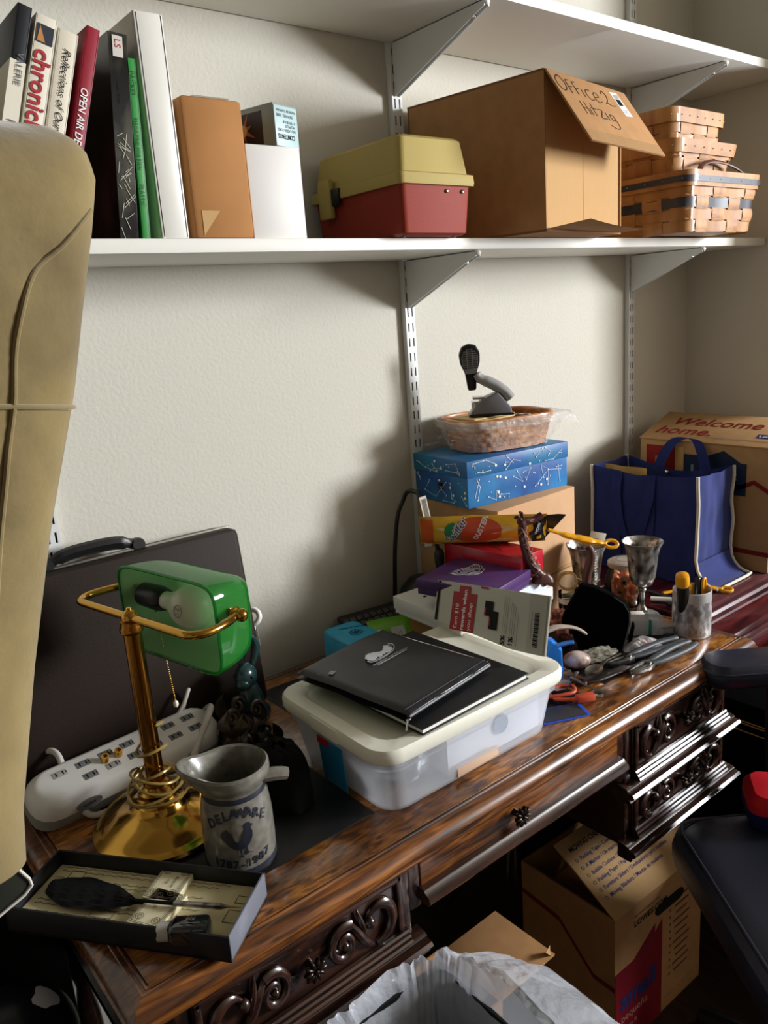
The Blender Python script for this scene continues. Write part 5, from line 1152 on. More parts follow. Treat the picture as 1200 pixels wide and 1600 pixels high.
def dpk(s_):
    def f(u, v):
        k = max(0, (1 - abs(2 * v - 1) ** 2.2)) * max(.08, (1 - abs(2 * u - 1) ** 6)); return DFr @ Vector(((u - .5) * 2 * HL, (v - .5) * .078, s_ * .022 * k + .0012 * wig(u * 12, v * 6, 2)))
    return f
b = B(); b.sheet(dpk(1), 36, 16, DY, 0); b.sheet(dpk(-1), 36, 16, DY, 0); b.done('pouch', du)
FS = 1 if (DFr.to_3x3() @ Vector((0, 0, 1))).y < 0 else -1
def onpk(x, y, dz=.0006):
    u, v = x / (2 * HL) + .5, y / .078 + .5; p = dpk(FS)(u, min(.999, max(0.001, v))); return p + (DFr.to_3x3() @ Vector((0, 0, FS * dz)))
def ppoly(b, P, m, dz=.0006):
    c = (sum(p[0] for p in P) / len(P), sum(p[1] for p in P) / len(P)); n = len(P)
    b.sheet(lambda u, v: onpk(c[0] + (P[int(round(u * n)) % n][0] - c[0]) * v, c[1] + (P[int(round(u * n)) % n][1] - c[1]) * v, dz), n, 5, m, 0)
b = B()
ppoly(b, [(-.1 + .0095 * k, -.018 + .004 * (k % 2)) for k in range(20)] + [(.085 - .0095 * k, .022 - .003 * (k % 3)) for k in range(20)], FLUF, .0004)
b.sheet(lambda u, v: onpk(lerp(-.127, -.1, u) - .0 * v, lerp(-.035, .035, v), .0006), 6, 12, DO, 0)
b.sheet(lambda u, v: onpk(lerp(-.12, .1, u), lerp(-.037, -.026, v), .0007), 16, 4, DO, 0)
ppoly(b, [(-.012 + .05 * math.cos(a), .018 + .02 * math.sin(a) - (.012 if math.sin(a) < 0 else 0)) for a in [k * PI / 10 for k in range(20)]], mat('duster_red', 'd4512b', .35), .0012)
ppoly(b, [(-.06 + .018 * math.cos(a), .014 + .017 * math.sin(a)) for a in [k * PI / 6 for k in range(12)]], mat('leaf_green', '2f8a55', .4), .0016)
def ptext(s_, x, y, size, m, a, bold, dz): b.text(s_, size, m, None, 'LEFT', bold=bold, th=dz, fn=lambda co: onpk(x + FS * FS * (co.x * math.cos(a) - co.y * math.sin(a)), y + co.x * math.sin(a) + co.y * math.cos(a), dz))
ptext('Swiffer', -.066, -.012, .021, mat('logo_outline', 'f3efe6', .4), math.radians(52), .07, .0022); ptext('Swiffer', -.066, -.012, .021, NAVYTXT, math.radians(52), .0, .0028)
ptext('DUSTERS', -.012, -.006, .014, WHITEINK, math.radians(62), .03, .0022)
b.sheet(lambda u, v: onpk(lerp(-.1, -.08, u), lerp(-.034, -.028, v), .0012), 3, 3, PAPER, 0); b.done('print', du)
b = B(); ppoly(b, [(.1, -.034), (.092, .0), (.1, .034), (.127, .034), (.127, -.034)], BPLAST, .002)
ptext('WOW', .108, -.002, .009, SILVERINK, math.radians(70), .03, .0032); b.sheet(lambda u, v: onpk(lerp(.108, .118, u), lerp(-.02, -.008, v), .003), 3, 3, DY, 0)
b.prism([(.126, -.03), (.126, .034), (.15, .036), (.165, .034)], -.0015, .0015, BPLAST, DFr); b.done('black_corner', du)
YEL = mat('yellow_plastic', 'e6a012', .3, coat=.3)
def handle(name, label, P, rr_, ring_c, F):
    t = thing(name, label, 'duster wand', P[0]); M2 = inv(t)
    b = B(M2); b.tube(smoothpath(P, 8), rr_, YEL, seg=12, flat=.6); b.done('grip', t)
    b = B(M2); b.tube([(.0125 * math.cos(a), .008 * math.sin(a), 0) for a in [k * PI / 10 for k in range(20)]], .0038, YEL, F, 10, closed=True); b.done('hanging_loop', t); return t
P = [(1.205, -.345, 1.012), (1.236, -.372, .996), (1.268, -.396, .983), (1.296, -.416, .974)]
handle('duster_wand', 'yellow plastic duster handle sticking out of the packet above the goblet', P, [.006] * 6 + [.010] * 6 + [.0125] * 6 + [.009] * 4 + [.006] * 3, None, frame((1.305, -.424, .972), (.7, -.6, -.1), (.5, .5, .9)))
P = [(1.60, -.36, D0 + .006), (1.655, -.395, D0 + .01), (1.69, -.425, D0 + .009), (1.705, -.447, D0 + .007)]
handle('duster_wand', 'yellow plastic handle lying on the red cabinet behind the engraved pen cup', P, [.006] * 6 + [.010] * 8 + [.008] * 6 + [.006] * 5, None, frame((1.712, -.457, D0 + .006), (.55, -.83, 0), (.83, .55, .3)))

# ---------------------------------------------------------------- giraffe, horn figurine, goblets, jar
gr = thing('giraffe_figurine', 'carved dark brown wooden giraffe with pale line pattern, its long neck before the duster packet', 'figurine', (1.113, -.374, D0 + .1666), 0)
GB = mat('giraffe_wood', '4a211a', .4, var=.3, vscale=40); GLN = mat('giraffe_line', 'b98f78', .6)
hd = frame((.012, 0, 0), (.9, -.43, 0), (.43, .9, 0)) @ tr(0, 0, -.172) @ Matrix.Diagonal((.9, .9, 1, 1))
b = B(hd); b.tube(smoothpath([(.028, 0, .172), (.02, 0, .18), (.006, 0, .195), (-.012, 0, .225), (-.022, 0, .262), (-.024, 0, .285), (-.018, 0, .3)], 8), [.012 + .003 * max(0, 1 - k / 16) - .00008 * k for k in range(49)], GB, seg=14)
b.tube(smoothpath([(-.03, 0, .292), (-.018, 0, .298), (.002, 0, .299), (.018, 0, .305), (.022, 0, .307)], 6), [.009, .0105, .0115, .0115, .011, .010, .0095, .009, .0085, .008, .0078, .0075, .0075, .007, .007, .007, .007, .007, .007, .007, .007, .007, .0072, .007, .005], GB, seg=14)
b.rings(.02, 0, [(.024, .016, .172, .012), (.022, .015, .18, .012), (.014, .012, .188, .01)], GB, True, True, smooth=True)
b.done('body', gr)
for sy_ in (-1, 1):
    b = B(hd); b.ball((-.032, sy_ * .009, .306), (.006, .004, .0035), GB); b.done('ear', gr)
    b = B(hd); b.tube([(-.022, sy_ * .004, .306), (-.026, sy_ * .005, .318)], [.0022, .0028], GB); b.done('horn', gr)
b = B(hd)
b.tube([(-.006 + .0028 * math.cos(a), -.0112, .3015 + .0028 * math.sin(a)) for a in [k * PI / 6 for k in range(12)]], .0006, GLN, closed=True, seg=5)
for k in range(13):
    z = .186 + k * .0082; xo = lerp(.014, -.023, min(1, ((z - .186) / .09) ** .7)); r = .0122 - .0002 * k
    P1_ = [(xo + r * math.sin(a) * 1.0, -r * math.cos(a) * .99, z + .005 * math.sin(a * 3 + k * 1.4)) for a in [lerp(-1.3, 1.3, q / 8) for q in range(9)]]
    b.tube(P1_, .0006, GLN, seg=5)
    if k < 12: a = -.7 + (k % 3) * .7; b.tube([(xo + r * math.sin(a), -r * math.cos(a), z), (xo - .003 + r * math.sin(a), -r * math.cos(a), z + .008)], .0006, GLN, seg=5)
b.done('line_pattern', gr)
hf = thing('horn_figurine', 'reddish brown carved figurine with a notched curved back between pouch and goblet', 'figurine', (1.318, -.362, D0), 0)
HB = mat('horn_brown', '4f281f', .5, var=.4, vscale=50)
HV = frame((0, 0, 0), (.72, -.69, 0), (.69, .72, 0))
b = B(HV); b.tube(smoothpath([(-.004, 0, .0), (-.006, 0, .07), (-.008, 0, .12), (.002, 0, .165), (.0, 0, .185), (-.007, 0, .193)], 8), [.012 - .00012 * k for k in range(41)], HB, seg=14); b.done('body', hf)
b = B(HV)
for k in range(13): b.tube([(.0095 - .0 * k, 0, .105 + k * .0062), (.0135, 0, .107 + k * .0062)], [.0026, .0008], CREAM, seg=5)
for p in ((.02, .115), (.028, .1), (-.03, .12)): b.tube([(p[0] * .3, 0, p[1] - .005), (p[0], -.004, p[1] + .004)], [.003, .0006], CREAM, seg=6)
b.done('spikes', hf)
def goblet(label, loc, bent=0):
    t = thing('pewter_goblet', label, 'goblet', loc, 0, 'tarnished pewter goblets')
    b = B(); b.lathe([(.0, .068), (.012, .069), (.022, .077), (.028, .092), (.0305, .115), (.033, .14), (.0375, .16), (.044, .172), (.0445, .1735), (.0435, .174), (.037, .163), (.032, .142), (.0295, .115), (.027, .094), (.02, .08), (0, .074)], PEWTER, None, 48); b.done('bowl', t)
    b = B(); b.lathe([(.012, .07), (.008, .066), (.0095, .062), (.0065, .056), (.0058, .035), (.007, .024), (.012, .016)], PEWTER, None, 32); b.done('stem', t)
    b = B(); b.lathe([(.0, .012), (.011, .0165), (.02, .009), (.032, .005), (.0375, .003), (.0385, .0015), (.0375, 0), (0, .0)], PEWTER, None, 40); b.done('foot', t); return t
goblet('pewter goblet holding a folded paper slip, behind the black pouch', (1.372, -.312, D0))
goblet('empty pewter goblet with flared rim in front of the jar of orange eyeball candies', (1.464, -.392, D0))
t = thing('paper_slip', 'cream paper slip with a printed face standing in the rear goblet', 'paper slip', (1.378, -.306, D0 + .09), 0)
F = frame((0, 0, 0), (.74, -.67, -.02), (-.08, .1, 1)) @ rot(0, 0, -12); b = B(); b.box((.004, .06, 0), (.034, .1, .0012), CREAM, .0003, F); b.done('sheet', t)
b = B(); F2 = F @ tr(.004, .085, .0007); b.stroke(arc((0, 0), .011, 0, 360, 20), .0006, INKGREY, F2); b.stroke([(-.003, .003), (-.003, .006)], .0007, INKGREY, F2); b.stroke([(.003, .003), (.003, .006)], .0007, INKGREY, F2); b.stroke(arc((0, 0), .006, 200, 340, 8), .0006, INKGREY, F2); b.text('Amy', .011, INK, F2 @ tr(0, -.028, 0), shear=.2); b.done('printed_face', t)
CLG = glass('clear_glass', 'f1f4f2')
jr = thing('glass_jar', 'lidded clear glass jar full of orange eyeball candies behind the goblet', 'jar', (1.508, -.318, D0), 0); jr.scale = (1.14, 1.14, 1.08)
b = B(); b.lathe([(0, 0), (.034, 0), (.040, .006), (.0415, .03), (.040, .058), (.034, .072), (.0315, .078), (.0315, .09), (.0305, .09), (.0305, .078), (.039, .056), (.0402, .03), (.0385, .007), (.033, .002), (0, .002)], CLG, None, 40); b.done('glass_body', jr)
b = B(); b.lathe([(0, .098), (.02, .0985), (.03, .097), (.0345, .094), (.0348, .085), (.0335, .083)], film('jar_lid', 'd9c9bd', .65, .15), None, 40); b.tube([(.018 * math.cos(a), .018 * math.sin(a), .099) for a in [k * PI / 14 for k in range(28)]], .0009, CLG, closed=True, seg=6); b.done('lid', jr)
OR = mat('candy_orange', 'f07030', .3, coat=.6, var=.2, vscale=60, col2='f6a878'); IRIS = mat('candy_iris', '8a8a3a', .3); 
proto = None
spots = []
for lay, (z, rr_, n) in enumerate(((.014, .026, 7), (.014, .004, 1), (.036, .028, 7), (.034, .003, 1), (.057, .024, 6), (.060, .0, 1))):
    for k in range(n): a = 2 * PI * k / n + lay * .4; spots.append((rr_ * math.cos(a), rr_ * math.sin(a), z))
for i, (x, y, z) in enumerate([(q[0] * 1.14, q[1] * 1.14, q[2] * 1.1) for q in spots]):
    yaw = math.degrees(math.atan2(y, x)) if math.hypot(x, y) > .01 else -130
    if math.hypot(x, y) > .01 and i % 3 == 1: yaw += 28
    if proto is None:
        proto = thing('eyeball_candy', 'orange eyeball candy with a dark pupil inside the glass jar', 'candy', (jr.location.x + x, jr.location.y + y, D0 + z), yaw, 'eyeball candies in the jar')
        b = B(); b.ball((0, 0, 0), .0125, OR, seg=18, rings=12)
        for q in range(4): b.tube([(.0127 * math.cos(e) , .0127 * math.sin(e) * math.cos(q * 1.6 + .4), .0127 * math.sin(e) * math.sin(q * 1.6 + .4)) for e in (.5, .8, 1.1, 1.4)], .0004, RED, seg=4)
        b.done('candy_ball', proto)
        b = B(); b.ball((.0098, 0, 0), (.0036, .0056, .0056), IRIS, seg=14, rings=8); b.ball((.0115, 0, 0), (.0026, .0034, .0034), BLACK, seg=12, rings=8); b.done('iris', proto)
    else: copy_thing(proto, (jr.location.x + x, jr.location.y + y, D0 + z), yaw + 0)
# glass votive with gold hoop
vg = thing('glass_votive', 'small glass tumbler with dark contents and a white label band by the brown carton', 'glass', (1.322, -.300, D0), 0)
b = B(); b.lathe([(0, 0), (.018, 0), (.0205, .004), (.0215, .075), (.0205, .075), (.0195, .006), (0, .003)], CLG, None, 32); b.done('glass_body', vg)
b = B(); b.lathe([(0, .004), (.019, .004), (.0202, .05), (0, .05)], mat('dark_contents', '1a1c22', .2, var=.7, vscale=60, col2='4a5a80'), None, 28); b.done('contents', vg)
b = B(); b.lathe([(.0218, .052), (.0221, .063)], PAPER, None, 32); b.done('label_band', vg)
gh = thing('tape_roll', 'gold edged clear tape ring standing on the glass tumbler beside the red carton', 'tape roll', (1.322, -.300, D0 + .0995), 0)
F = frame((0, 0, 0), (.72, -.69, 0), (-.1, -.1, 1)); b = B()
b.lathe([(.0195, -.006), (.0215, -.006), (.0215, .006), (.0195, .006), (.0195, -.006)], mat('tape_gold', 'b99a5a', .3, .3), F, 40); b.done('ring', gh)
b = B(); b.lathe([(.0, -.001), (.019, -.001), (.019, .001), (0, .001)], film('tape_film', 'e8e2c8', .3, .1), F, 30); b.done('clear_film', gh)

# ---------------------------------------------------------------- pouch, wrappers and small things
VEL = mat('pouch_velvet', '050506', 1.0, spec=.1)
pc = thing('velvet_pouch', 'large black velvet pouch standing on the desk in front of the rear goblet', 'pouch', (1.262, -.43, D0), -54)
PO = [(-.04, .139), (-.015, .136), (.003, .128), (.026, .117), (.046, .103), (.057, .083), (.057, .061), (.052, .038), (.043, .0), (-.045, .0), (-.051, .016), (-.063, .044), (-.080, .056), (-.071, .082), (-.054, .113)]
b = B(); b.prism(PO, -.012, .012, VEL, Matrix(((1, 0, 0, 0), (0, 0, -1, 0), (0, 1, 0, 0), (0, 0, 0, 1))), .005, True); b.done('body', pc)
b = B(); b.tube([(x * 1.005, -.0125, z * .99) for x, z in [(q[0] * .95, q[1]) for q in PO[3:9]]], .0012, mat('pouch_seam', '2c2c30', .8)); b.done('seam', pc)
b = B(); b.prism([(.05, .0), (.062, .055), (.066, .05), (.06, .01)], -.02, .0, VEL, Matrix(((1, 0, 0, 0), (0, 0, -1, 0), (0, 1, 0, 0), (0, 0, 0, 1))), .002); b.done('flap', pc)
def crumple(name, label, cat, loc, r, m, seed, amp=.45, rz=0):
    b = B()
    def f(u, v):
        a = 2 * PI * u; p = PI * (v - .5); d = Vector((math.cos(p) * math.cos(a), math.cos(p) * math.sin(a), math.sin(p))); k = 1 + amp * wig(d.x * 3 + seed, d.y * 3, d.z * 3) + amp * .5 * wig(d.x * 8 + seed, d.y * 8, d.z * 8)
        return Vector((r[0] * d.x * k, r[1] * d.y * k, max(-r[2] * .95, r[2] * d.z * k) + r[2]))
    b.sheet(f, 36, 20, m, 0, closed=True); return tag(b.done(name, loc=loc, rz=rz), label, cat)
crumple('foil_wrapper', 'crumpled coppery pink foil wrapper beside the black velvet pouch', 'wrapper', (1.236, -.352, D0 + .01), (.026, .03, .03), mat('copper_foil', 'b0705e', .25, .5, var=.5, vscale=50), 3)
b = B(); b.tube(smoothpath([(1.10, -.415, .842), (1.122, -.425, .848), (1.145, -.437, .846), (1.165, -.448, .838), (1.18, -.455, .825)], 6), [.005, .007, .0075, .008, .008, .008, .0078, .0075, .0075, .0075, .007, .0065, .006, .006, .006, .006, .0055, .0055, .005, .005, .005, .005, .005, .0045, .004], mat('beige_cloth', 'a9998a', .8), flat=.6)
tag(b.done('cloth_strip'), 'twisted beige cloth strip above the blue plastic clip', 'cloth strip')
t = thing('blue_clip', 'bright blue plastic clip lying between the storage box and the velvet pouch', 'clip', (1.082, -.435, D0 + .0), -50); t.scale = (.9, .9, .86)
BCL_ = mat('clip_blue', '1f78d6', .35, coat=.3); b = B(); b.prism([(-.035, .055), (-.02, .092), (.012, .095), (.034, .07), (.036, .0), (-.03, .0)], -.012, .012, BCL_, Matrix(((1, 0, 0, 0), (0, 0, -1, 0), (0, 1, 0, 0), (0, 0, 0, 1))), .004); b.done('body', t)
b = B(); b.tube([(.02, -.004, .078), (.045, -.008, .088), (.058, -.009, .091)], [.005, .0055, .0045], BCL_); b.done('tongue', t)
tag(B().box((0, 0, .014), (.03, .022, .028), WHITEP, .003, r=(0, 0, -44)).done('small_white_box', loc=(1.412, -.414, D0)), 'small white plastic box against the foot of the front goblet', 'box')
t = thing('white_tub', 'small translucent white tub with a teal band in front of the pewter goblet', 'tub', (1.385, -.452, D0), -44)
MILK = film('milky_plastic', 'd9dbdd', .75, .3, .4)
b = B(); b.rings(0, 0, [(.032, .014, 0, .006), (.036, .018, .002, .008), (.037, .019, .034, .008), (.033, .015, .036, .008)], MILK, True, True, smooth=True); b.done('body', t)
b = B(); b.box((.006, 0, .019), (.006, .0392, .0335), mat('teal_band', '177f78', .4), .001); b.done('band', t)
t = thing('clear_packet', 'clear plastic packet leaning against the engraved pen cup', 'packet', (1.405, -.49, D0), -38)
b = B(); b.sheet(lambda u, v: Vector(((u - .5) * .055, -.012 * v + .004 * wig(u * 4, v * 4, 1), .002 + .032 * v)), 10, 8, film('packet_film', 'd5d5d2', .55, .15), .0015); b.done('film', t)
pkm = mat('pink_candy', 'd96a86', .5)
t = thing('candy_bag', 'small clear bag of pink and white candies lying before the velvet pouch', 'bag', (1.318, -.489, D0), -40)
b = B(); b.sheet(lambda u, v: Vector(((u - .5) * .085, (v - .5) * .05, .003 + .02 * max(0, 1 - (2 * u - 1) ** 2) * max(0, 1 - (2 * v - 1) ** 2) + .006 * wig(u * 5, v * 5, 4) * (1 - abs(2 * v - 1)))), 20, 16, film('bag_film', 'f4f1ef', .35, .1, .2, .8), 0); b.done('bag_film', t)
b = B(); rs2 = random.Random(3)
for k in range(16): b.ball((rs2.uniform(-.03, .03), rs2.uniform(-.016, .016), .005 + .004 * rs2.random()), (.006, .0045, .0035), pkm if k % 2 else PAPER, seg=10, rings=6, R=rot(0, 0, rs2.uniform(0, 180)))
s_ = b.done('candies', t); s_['kind'] = 'stuff'
# pliers
def pliers(label, loc, rz, opened, k=1.0):
    t = thing('pliers', label, 'pliers', loc, rz, 'grey handled pliers')
    HG = GRIPM
    for s_ in (-1, 1):
        b = B(); b.tube(smoothpath([(-.012, s_ * .003, .008), (.006, s_ * .007, .008), (.03, s_ * (.010 + opened), .0085), (.08, s_ * (.013 + opened * 1.6), .009), (.125, s_ * (.008 + opened * 1.9), .009)], 6), [.0062 + .0016 * math.sin(PI * q / 24) for q in range(24)] + [.005], HG, seg=12, flat=.8); b.done('grip', t)
        b = B(); b.prism([(-.012, s_ * .0005), (-.012, s_ * .012), (-.028, s_ * .014), (-.055, s_ * .009), (-.068, s_ * .005), (-.068, s_ * .001), (-.05, s_ * .0028), (-.03, s_ * .0015)], .002, .012, STEEL, None, .0012); b.done('jaw', t)
    b = B(); b.lathe([(0, 0.001), (.007, .001), (.007, .0145), (.005, .0155), (0, .0155)], STEEL, tr(-.018, 0, 0), 16); b.done('pivot', t); return t
GRIPM = mat('pliers_grip', '3b3e42', .5)
pliers('grey handled pliers lying nearer the wall, jaws toward the spoons', (1.262, -.510, D0 + .001), -11, .0, 1)
pliers('grey handled pliers lying nearer the desk edge with slotted open jaw', (1.262, -.552, D0 + .001), -4, .0, 1)
# cutlery, stone, cable, card
def cutlery(name, label, P, bowl, m=STEEL):
    t = thing(name, label, name, P[0], 0, 'loose cutlery on the desk'); M2 = inv(t)
    b = B(M2); n = 8 * (len(P) - 1) + 1; b.tube(smoothpath(P, 8), [.0048 - .0022 * math.sin(PI * min(1, q / (n * .8))) for q in range(n)], m, seg=10, flat=.45); b.done('handle', t)
    d = Vector(P[-1]) - Vector(P[-2]); F = frame(P[-1], d, (-d.y, d.x, 0)); b = B(M2)
    if bowl == 'spoon': b.sheet(lambda u, v: F @ Vector((.048 * u - .004, (v - .5) * .032 * math.sin(PI * min(1, .06 + u * .92)) ** .7, .004 - .007 * math.sin(PI * u) * (1 - (2 * v - 1) ** 2) + .004)), 14, 10, m, .0012)
    else:
        b.sheet(lambda u, v: F @ Vector((.026 * u - .004, (v - .5) * .024 * min(1, .25 + u * 1.6), .004 + .003 * math.sin(PI * u))), 8, 6, m, .0012)
        for q in range(4): b.tube([F @ Vector((.02, (q - 1.5) * .0064, .0045)), F @ Vector((.036, (q - 1.5) * .0064, .006)), F @ Vector((.05, (q - 1.5) * .006, .004))], [.0018, .0016, .0007], m, seg=6, flat=.6)
    b.done('bowl' if bowl == 'spoon' else 'tines', t); return t
cutlery('spoon', 'silver spoon lying across the dark blade beside the stone egg', [(1.225, -.50, D0 + .022), (1.185, -.497, D0 + .02), (1.15, -.505, D0 + .017)], 'spoon')
cutlery('fork', 'silver fork with its patterned handle pointing at the orange cable plug', [(1.098, -.562, D0 + .006), (1.09, -.535, D0 + .01), (1.09, -.505, D0 + .014), (1.095, -.48, D0 + .013)], 'fork')
cutlery('spoon', 'tarnished spoon lying nearest the storage box corner', [(1.13, -.47, D0 + .006), (1.10, -.482, D0 + .006), (1.075, -.488, D0 + .006)], 'spoon', PEWTER)
t = thing('kitchen_blade', 'short dark metal blade with a hooked end under the silver spoon', 'blade', (1.165, -.515, D0), -14)
b = B(); b.prism([(-.055, -.008), (-.06, .006), (-.04, .014), (.0, .009), (.05, .012), (.055, -.006), (.0, -.011), (-.03, -.014)], .001, .0065, mat('dark_steel', '5b5350', .35, .9), None, .0015); b.done('blade', t)
b = B(); b.lathe([(.006, .001), (.011, .001), (.011, .008), (.006, .008), (.006, .001)], bpy.data.materials['dark_steel'], tr(-.062, .0, 0), 20); b.done('hook', t)
b = B(); b.ball((0, 0, .0175), (.026, .018, .0175), mat('brown_stone', '8a6758', .3, var=.6, vscale=45, col2='d6c4ba', coat=.5, contrast=(.4, .6)), seg=24, rings=16); tag(b.done('stone_egg', loc=(1.155, -.452, D0), rz=-50), 'polished brown and white stone egg beside the spoons', 'stone')
crumple('clear_wrapper', 'crumpled clear wrapper with yellow print behind the stone egg', 'wrapper', (1.212, -.462, D0), (.034, .02, .012), film('wrapper_film', 'dcd6c2', .22, .12, 0, .8), 9, .6, -30)
ORC = mat('orange_cable', 'b5462a', .45)
us = thing('usb_cable', 'orange coiled USB cable with its plug at the desk edge beside the storage box', 'cable', (1.05, -.535, D0), 0); M2 = inv(us)
b = B(M2); b.tube(smoothpath([(1.035, -.532, D0 + .007), (1.02, -.51, D0 + .006), (1.03, -.485, D0 + .006), (1.06, -.486, D0 + .008), (1.072, -.505, D0 + .010), (1.055, -.522, D0 + .011), (1.03, -.512, D0 + .010), (1.012, -.49, D0 + .006), (1.03, -.47, D0 + .005), (1.05, -.475, D0 + .005)], 8), .0035, ORC, seg=10); b.done('cord', us)
F = frame((1.045, -.541, D0 + .0085), (.9, -.42, 0), (.42, .9, 0))
b = B(M2); b.box((.012, 0, 0), (.034, .016, .013), ORC, .003, F); b.tube([(-.004, 0, 0), (-.014, .001, 0)], [.005, .0038], ORC, F); b.done('plug', us)
b = B(M2); b.box((.036, 0, 0), (.016, .012, .0045), CHROME, .0004, F); b.box((.0362, 0, .0024), (.005, .0025, .0004), BLACK, 0, F @ tr(.001, .0028, 0)); b.box((.0362, 0, .0024), (.005, .0025, .0004), BLACK, 0, F @ tr(.001, -.0028, 0)); b.done('connector', us)
t = thing('blister_card', 'small dark card with a bright blue border lying at the storage box corner', 'card', (.992, -.548, D0), -24)
b = B(); b.prism([(-.045, -.02), (.038, -.02), (.045, -.013), (.045, .03), (-.045, .03)], 0, .0012, mat('card_blue', '1f4fc2', .4)); b.done('card', t)
b = B(); b.b2((-.042, -.016, .0012), (.038, .028, .0018), mat('card_dark', '26272e', .3)); b.done('dark_panel', t)
# pen cup with contents
cup = thing('pen_cup', 'engraved silver metal cup holding markers at the right end of the desk', 'cup', (1.446, -.522, D0), 0)
ENG = mat('engraved_silver', 'd4d2d1', .36, .6, var=.7, vscale=70, col2='8a8686', bump=.35, bscale=110, contrast=(.42, .58), stretch=(1, 1, .6))
b = B(); b.lathe([(0, 0), (.037, 0), (.0385, .002), (.0385, .098), (.0372, .099), (.0365, .097), (.0365, .006), (0, .004)], mat('cup_silver', 'cfcecd', .38, .6), None, 48); b.done('body', cup)
b = B(); b.lathe([(.0387, .006), (.0388, .078)], ENG, None, 48); b.done('engraving', cup)
def incup(name, label, cat, off, lean_, parts):
    t = thing(name, label, cat, (cup.location.x + off[0], cup.location.y + off[1], D0 + .008), 0, None, lean_)
    parts(t)
    return t
def mk1(t):
    b = B(); b.lathe([(0, 0), (.011, 0), (.0125, .004), (.0125, .118), (0, .118)], BPLAST, None, 24); b.done('barrel', t)
    b = B(); b.lathe([(.0125, .116), (.0138, .118), (.0138, .134), (.0125, .142), (.008, .145), (0, .146)], YEL, None, 24); b.done('cap', t)
    b = B(); b.lathe([(.0127, .03), (.0127, .052)], YEL, None, 24); b.done('band', t)
incup('marker_pen', 'fat black marker with a yellow cap leaning left in the pen cup', 'marker', (-.012, .008), (6, -16), mk1)
def mk2(t):
    b = B(); b.box((0, .006, .055), (.02, .012, .11), BPLAST, .003); b.done('body', t)
    b = B(); b.tube(smoothpath([(.006, -.002, .02), (.007, -.003, .07), (.01, -.003, .098), (.003, -.004, .108), (-.003, -.004, .098), (.0, -.003, .07)], 5), .0032, YEL); b.done('finger_loop', t)
incup('scissors', 'yellow and black scissors standing at the right of the pen cup', 'scissors', (.014, -.012), (-4, 8), mk2)
def mk3(t):
    b = B(); b.box((0, 0, .048), (.014, .005, .096), YEL, .0015); b.done('body', t)
incup('yellow_ruler', 'short yellow plastic stick between the marker and the scissors in the pen cup', 'ruler', (.008, .012), (2, 2), mk3)
# pens behind the cup
def pen(label, a, bq, m, cap):
    t = thing('pen', label, 'pen', a); M2 = inv(t); A, C_ = Vector(a), Vector(bq); d = C_ - A
    b = B(M2); b.tube([A, A + d * .66], [.0055, .0058], m, seg=12); b.done('barrel', t)
    b = B(M2); b.tube([A + d * .64, A + d * .98, C_], [.0066, .0064, .003], cap, seg=12); b.done('cap', t)
pen('white marker with tan cap lying on the red cabinet behind the pen cup', (1.548, -.36, D0 + .0075), (1.585, -.425, D0 + .0075), WHITEP, mat('tan_cap', 'c9a882', .4))
pen('black and grey marker lying behind the pen cup toward the jar', (1.545, -.405, D0 + .0075), (1.538, -.455, D0 + .0075), BPLAST, WHITEP)
pen('black pen lying between the jar and the blue tote', (1.585, -.33, D0 + .0075), (1.572, -.445, D0 + .0075), BPLAST, BPLAST)

# ---------------------------------------------------------------- tote bag and welcome box
TB = mat('tote_blue', '1c2a6a', .8, var=.2, vscale=25, bump=.25, bscale=420, sheen=.2); TRIM = mat('tote_trim', 'd6cfbd', .75); TBI = mat('tote_inside', '1a2450', .9)
to = thing('tote_bag', 'open dark blue canvas tote bag with cream piping standing on the red cabinet', 'tote bag', (1.78, -.24, D0), 0)
X0, X1, Y0, Y1, HT = -.082, .075, -.145, .15, .272
def sag(t, s_): return -.022 * math.sin(PI * t) * s_
def wallp(a, c, s_, bulge, nx, ny):
    def f(u, v):
        x, y = lerp(a[0], c[0], u), lerp(a[1], c[1], u); k = math.sin(PI * u) * math.sin(PI * min(1, v * 1.1 + .05))
        d = bulge * k + .006 * wig(u * 5 + a[0] * 9, v * 4, a[1] * 9)
        return Vector((x + nx * d, y + ny * d, .001 + v * (HT + sag(u, s_))))
    return f
W1 = wallp((X0, Y1), (X0, Y0), .6, .006, -1, 0); W2 = wallp((X0, Y0), (X1, Y0), .25, -.006, 0, -1); W3 = wallp((X1, Y0), (X1, Y1), 1.3, .004, 1, 0); W4 = wallp((X1, Y1), (X0, Y1), .2, .0, 0, 1)
b = B()
for f in (W1, W2, W3, W4): b.sheet(f, 24, 24, TB, .0022)
b.b2((X0, Y0, 0), (X1, Y1, .003), TBI); b.sheet(lambda u, v: Vector((lerp(X0, X1, u), Y0 - .002 - .055 * v ** 1.5, .055 * (1 - v) ** 2 + .004)), 10, 10, TB, .002); b.done('body', to)
b = B()
for f, u in ((W1, 0), (W1, 1), (W2, 1), (W3, 1)): b.tube([f(u, v / 12) + Vector(((-.003 if u or f is W1 else .003) if f is not W2 else .003, -.003 if f in (W1, W2) and u else .002, 0)) for v in range(3, 13)], .0042, TRIM, seg=8)
P = [W1(1, 3 / 12) + Vector((-.003, -.003, 0))] + [(X0 - .002 , Y0 - .002 - .055 * v ** 1.5, .055 * (1 - v) ** 2 + .006) for v in (.2, .4, .6, .8, 1)] + [(lerp(X0, X1, u), Y0 - .058, .005) for u in (.1, .5, .9)] + [(X1 + .002, Y0 - .002 - .055 * v ** 1.5, .055 * (1 - v) ** 2 + .006) for v in (1, .8, .6, .4, .2)] + [W2(1, 3 / 12) + Vector((.003, -.003, 0))]
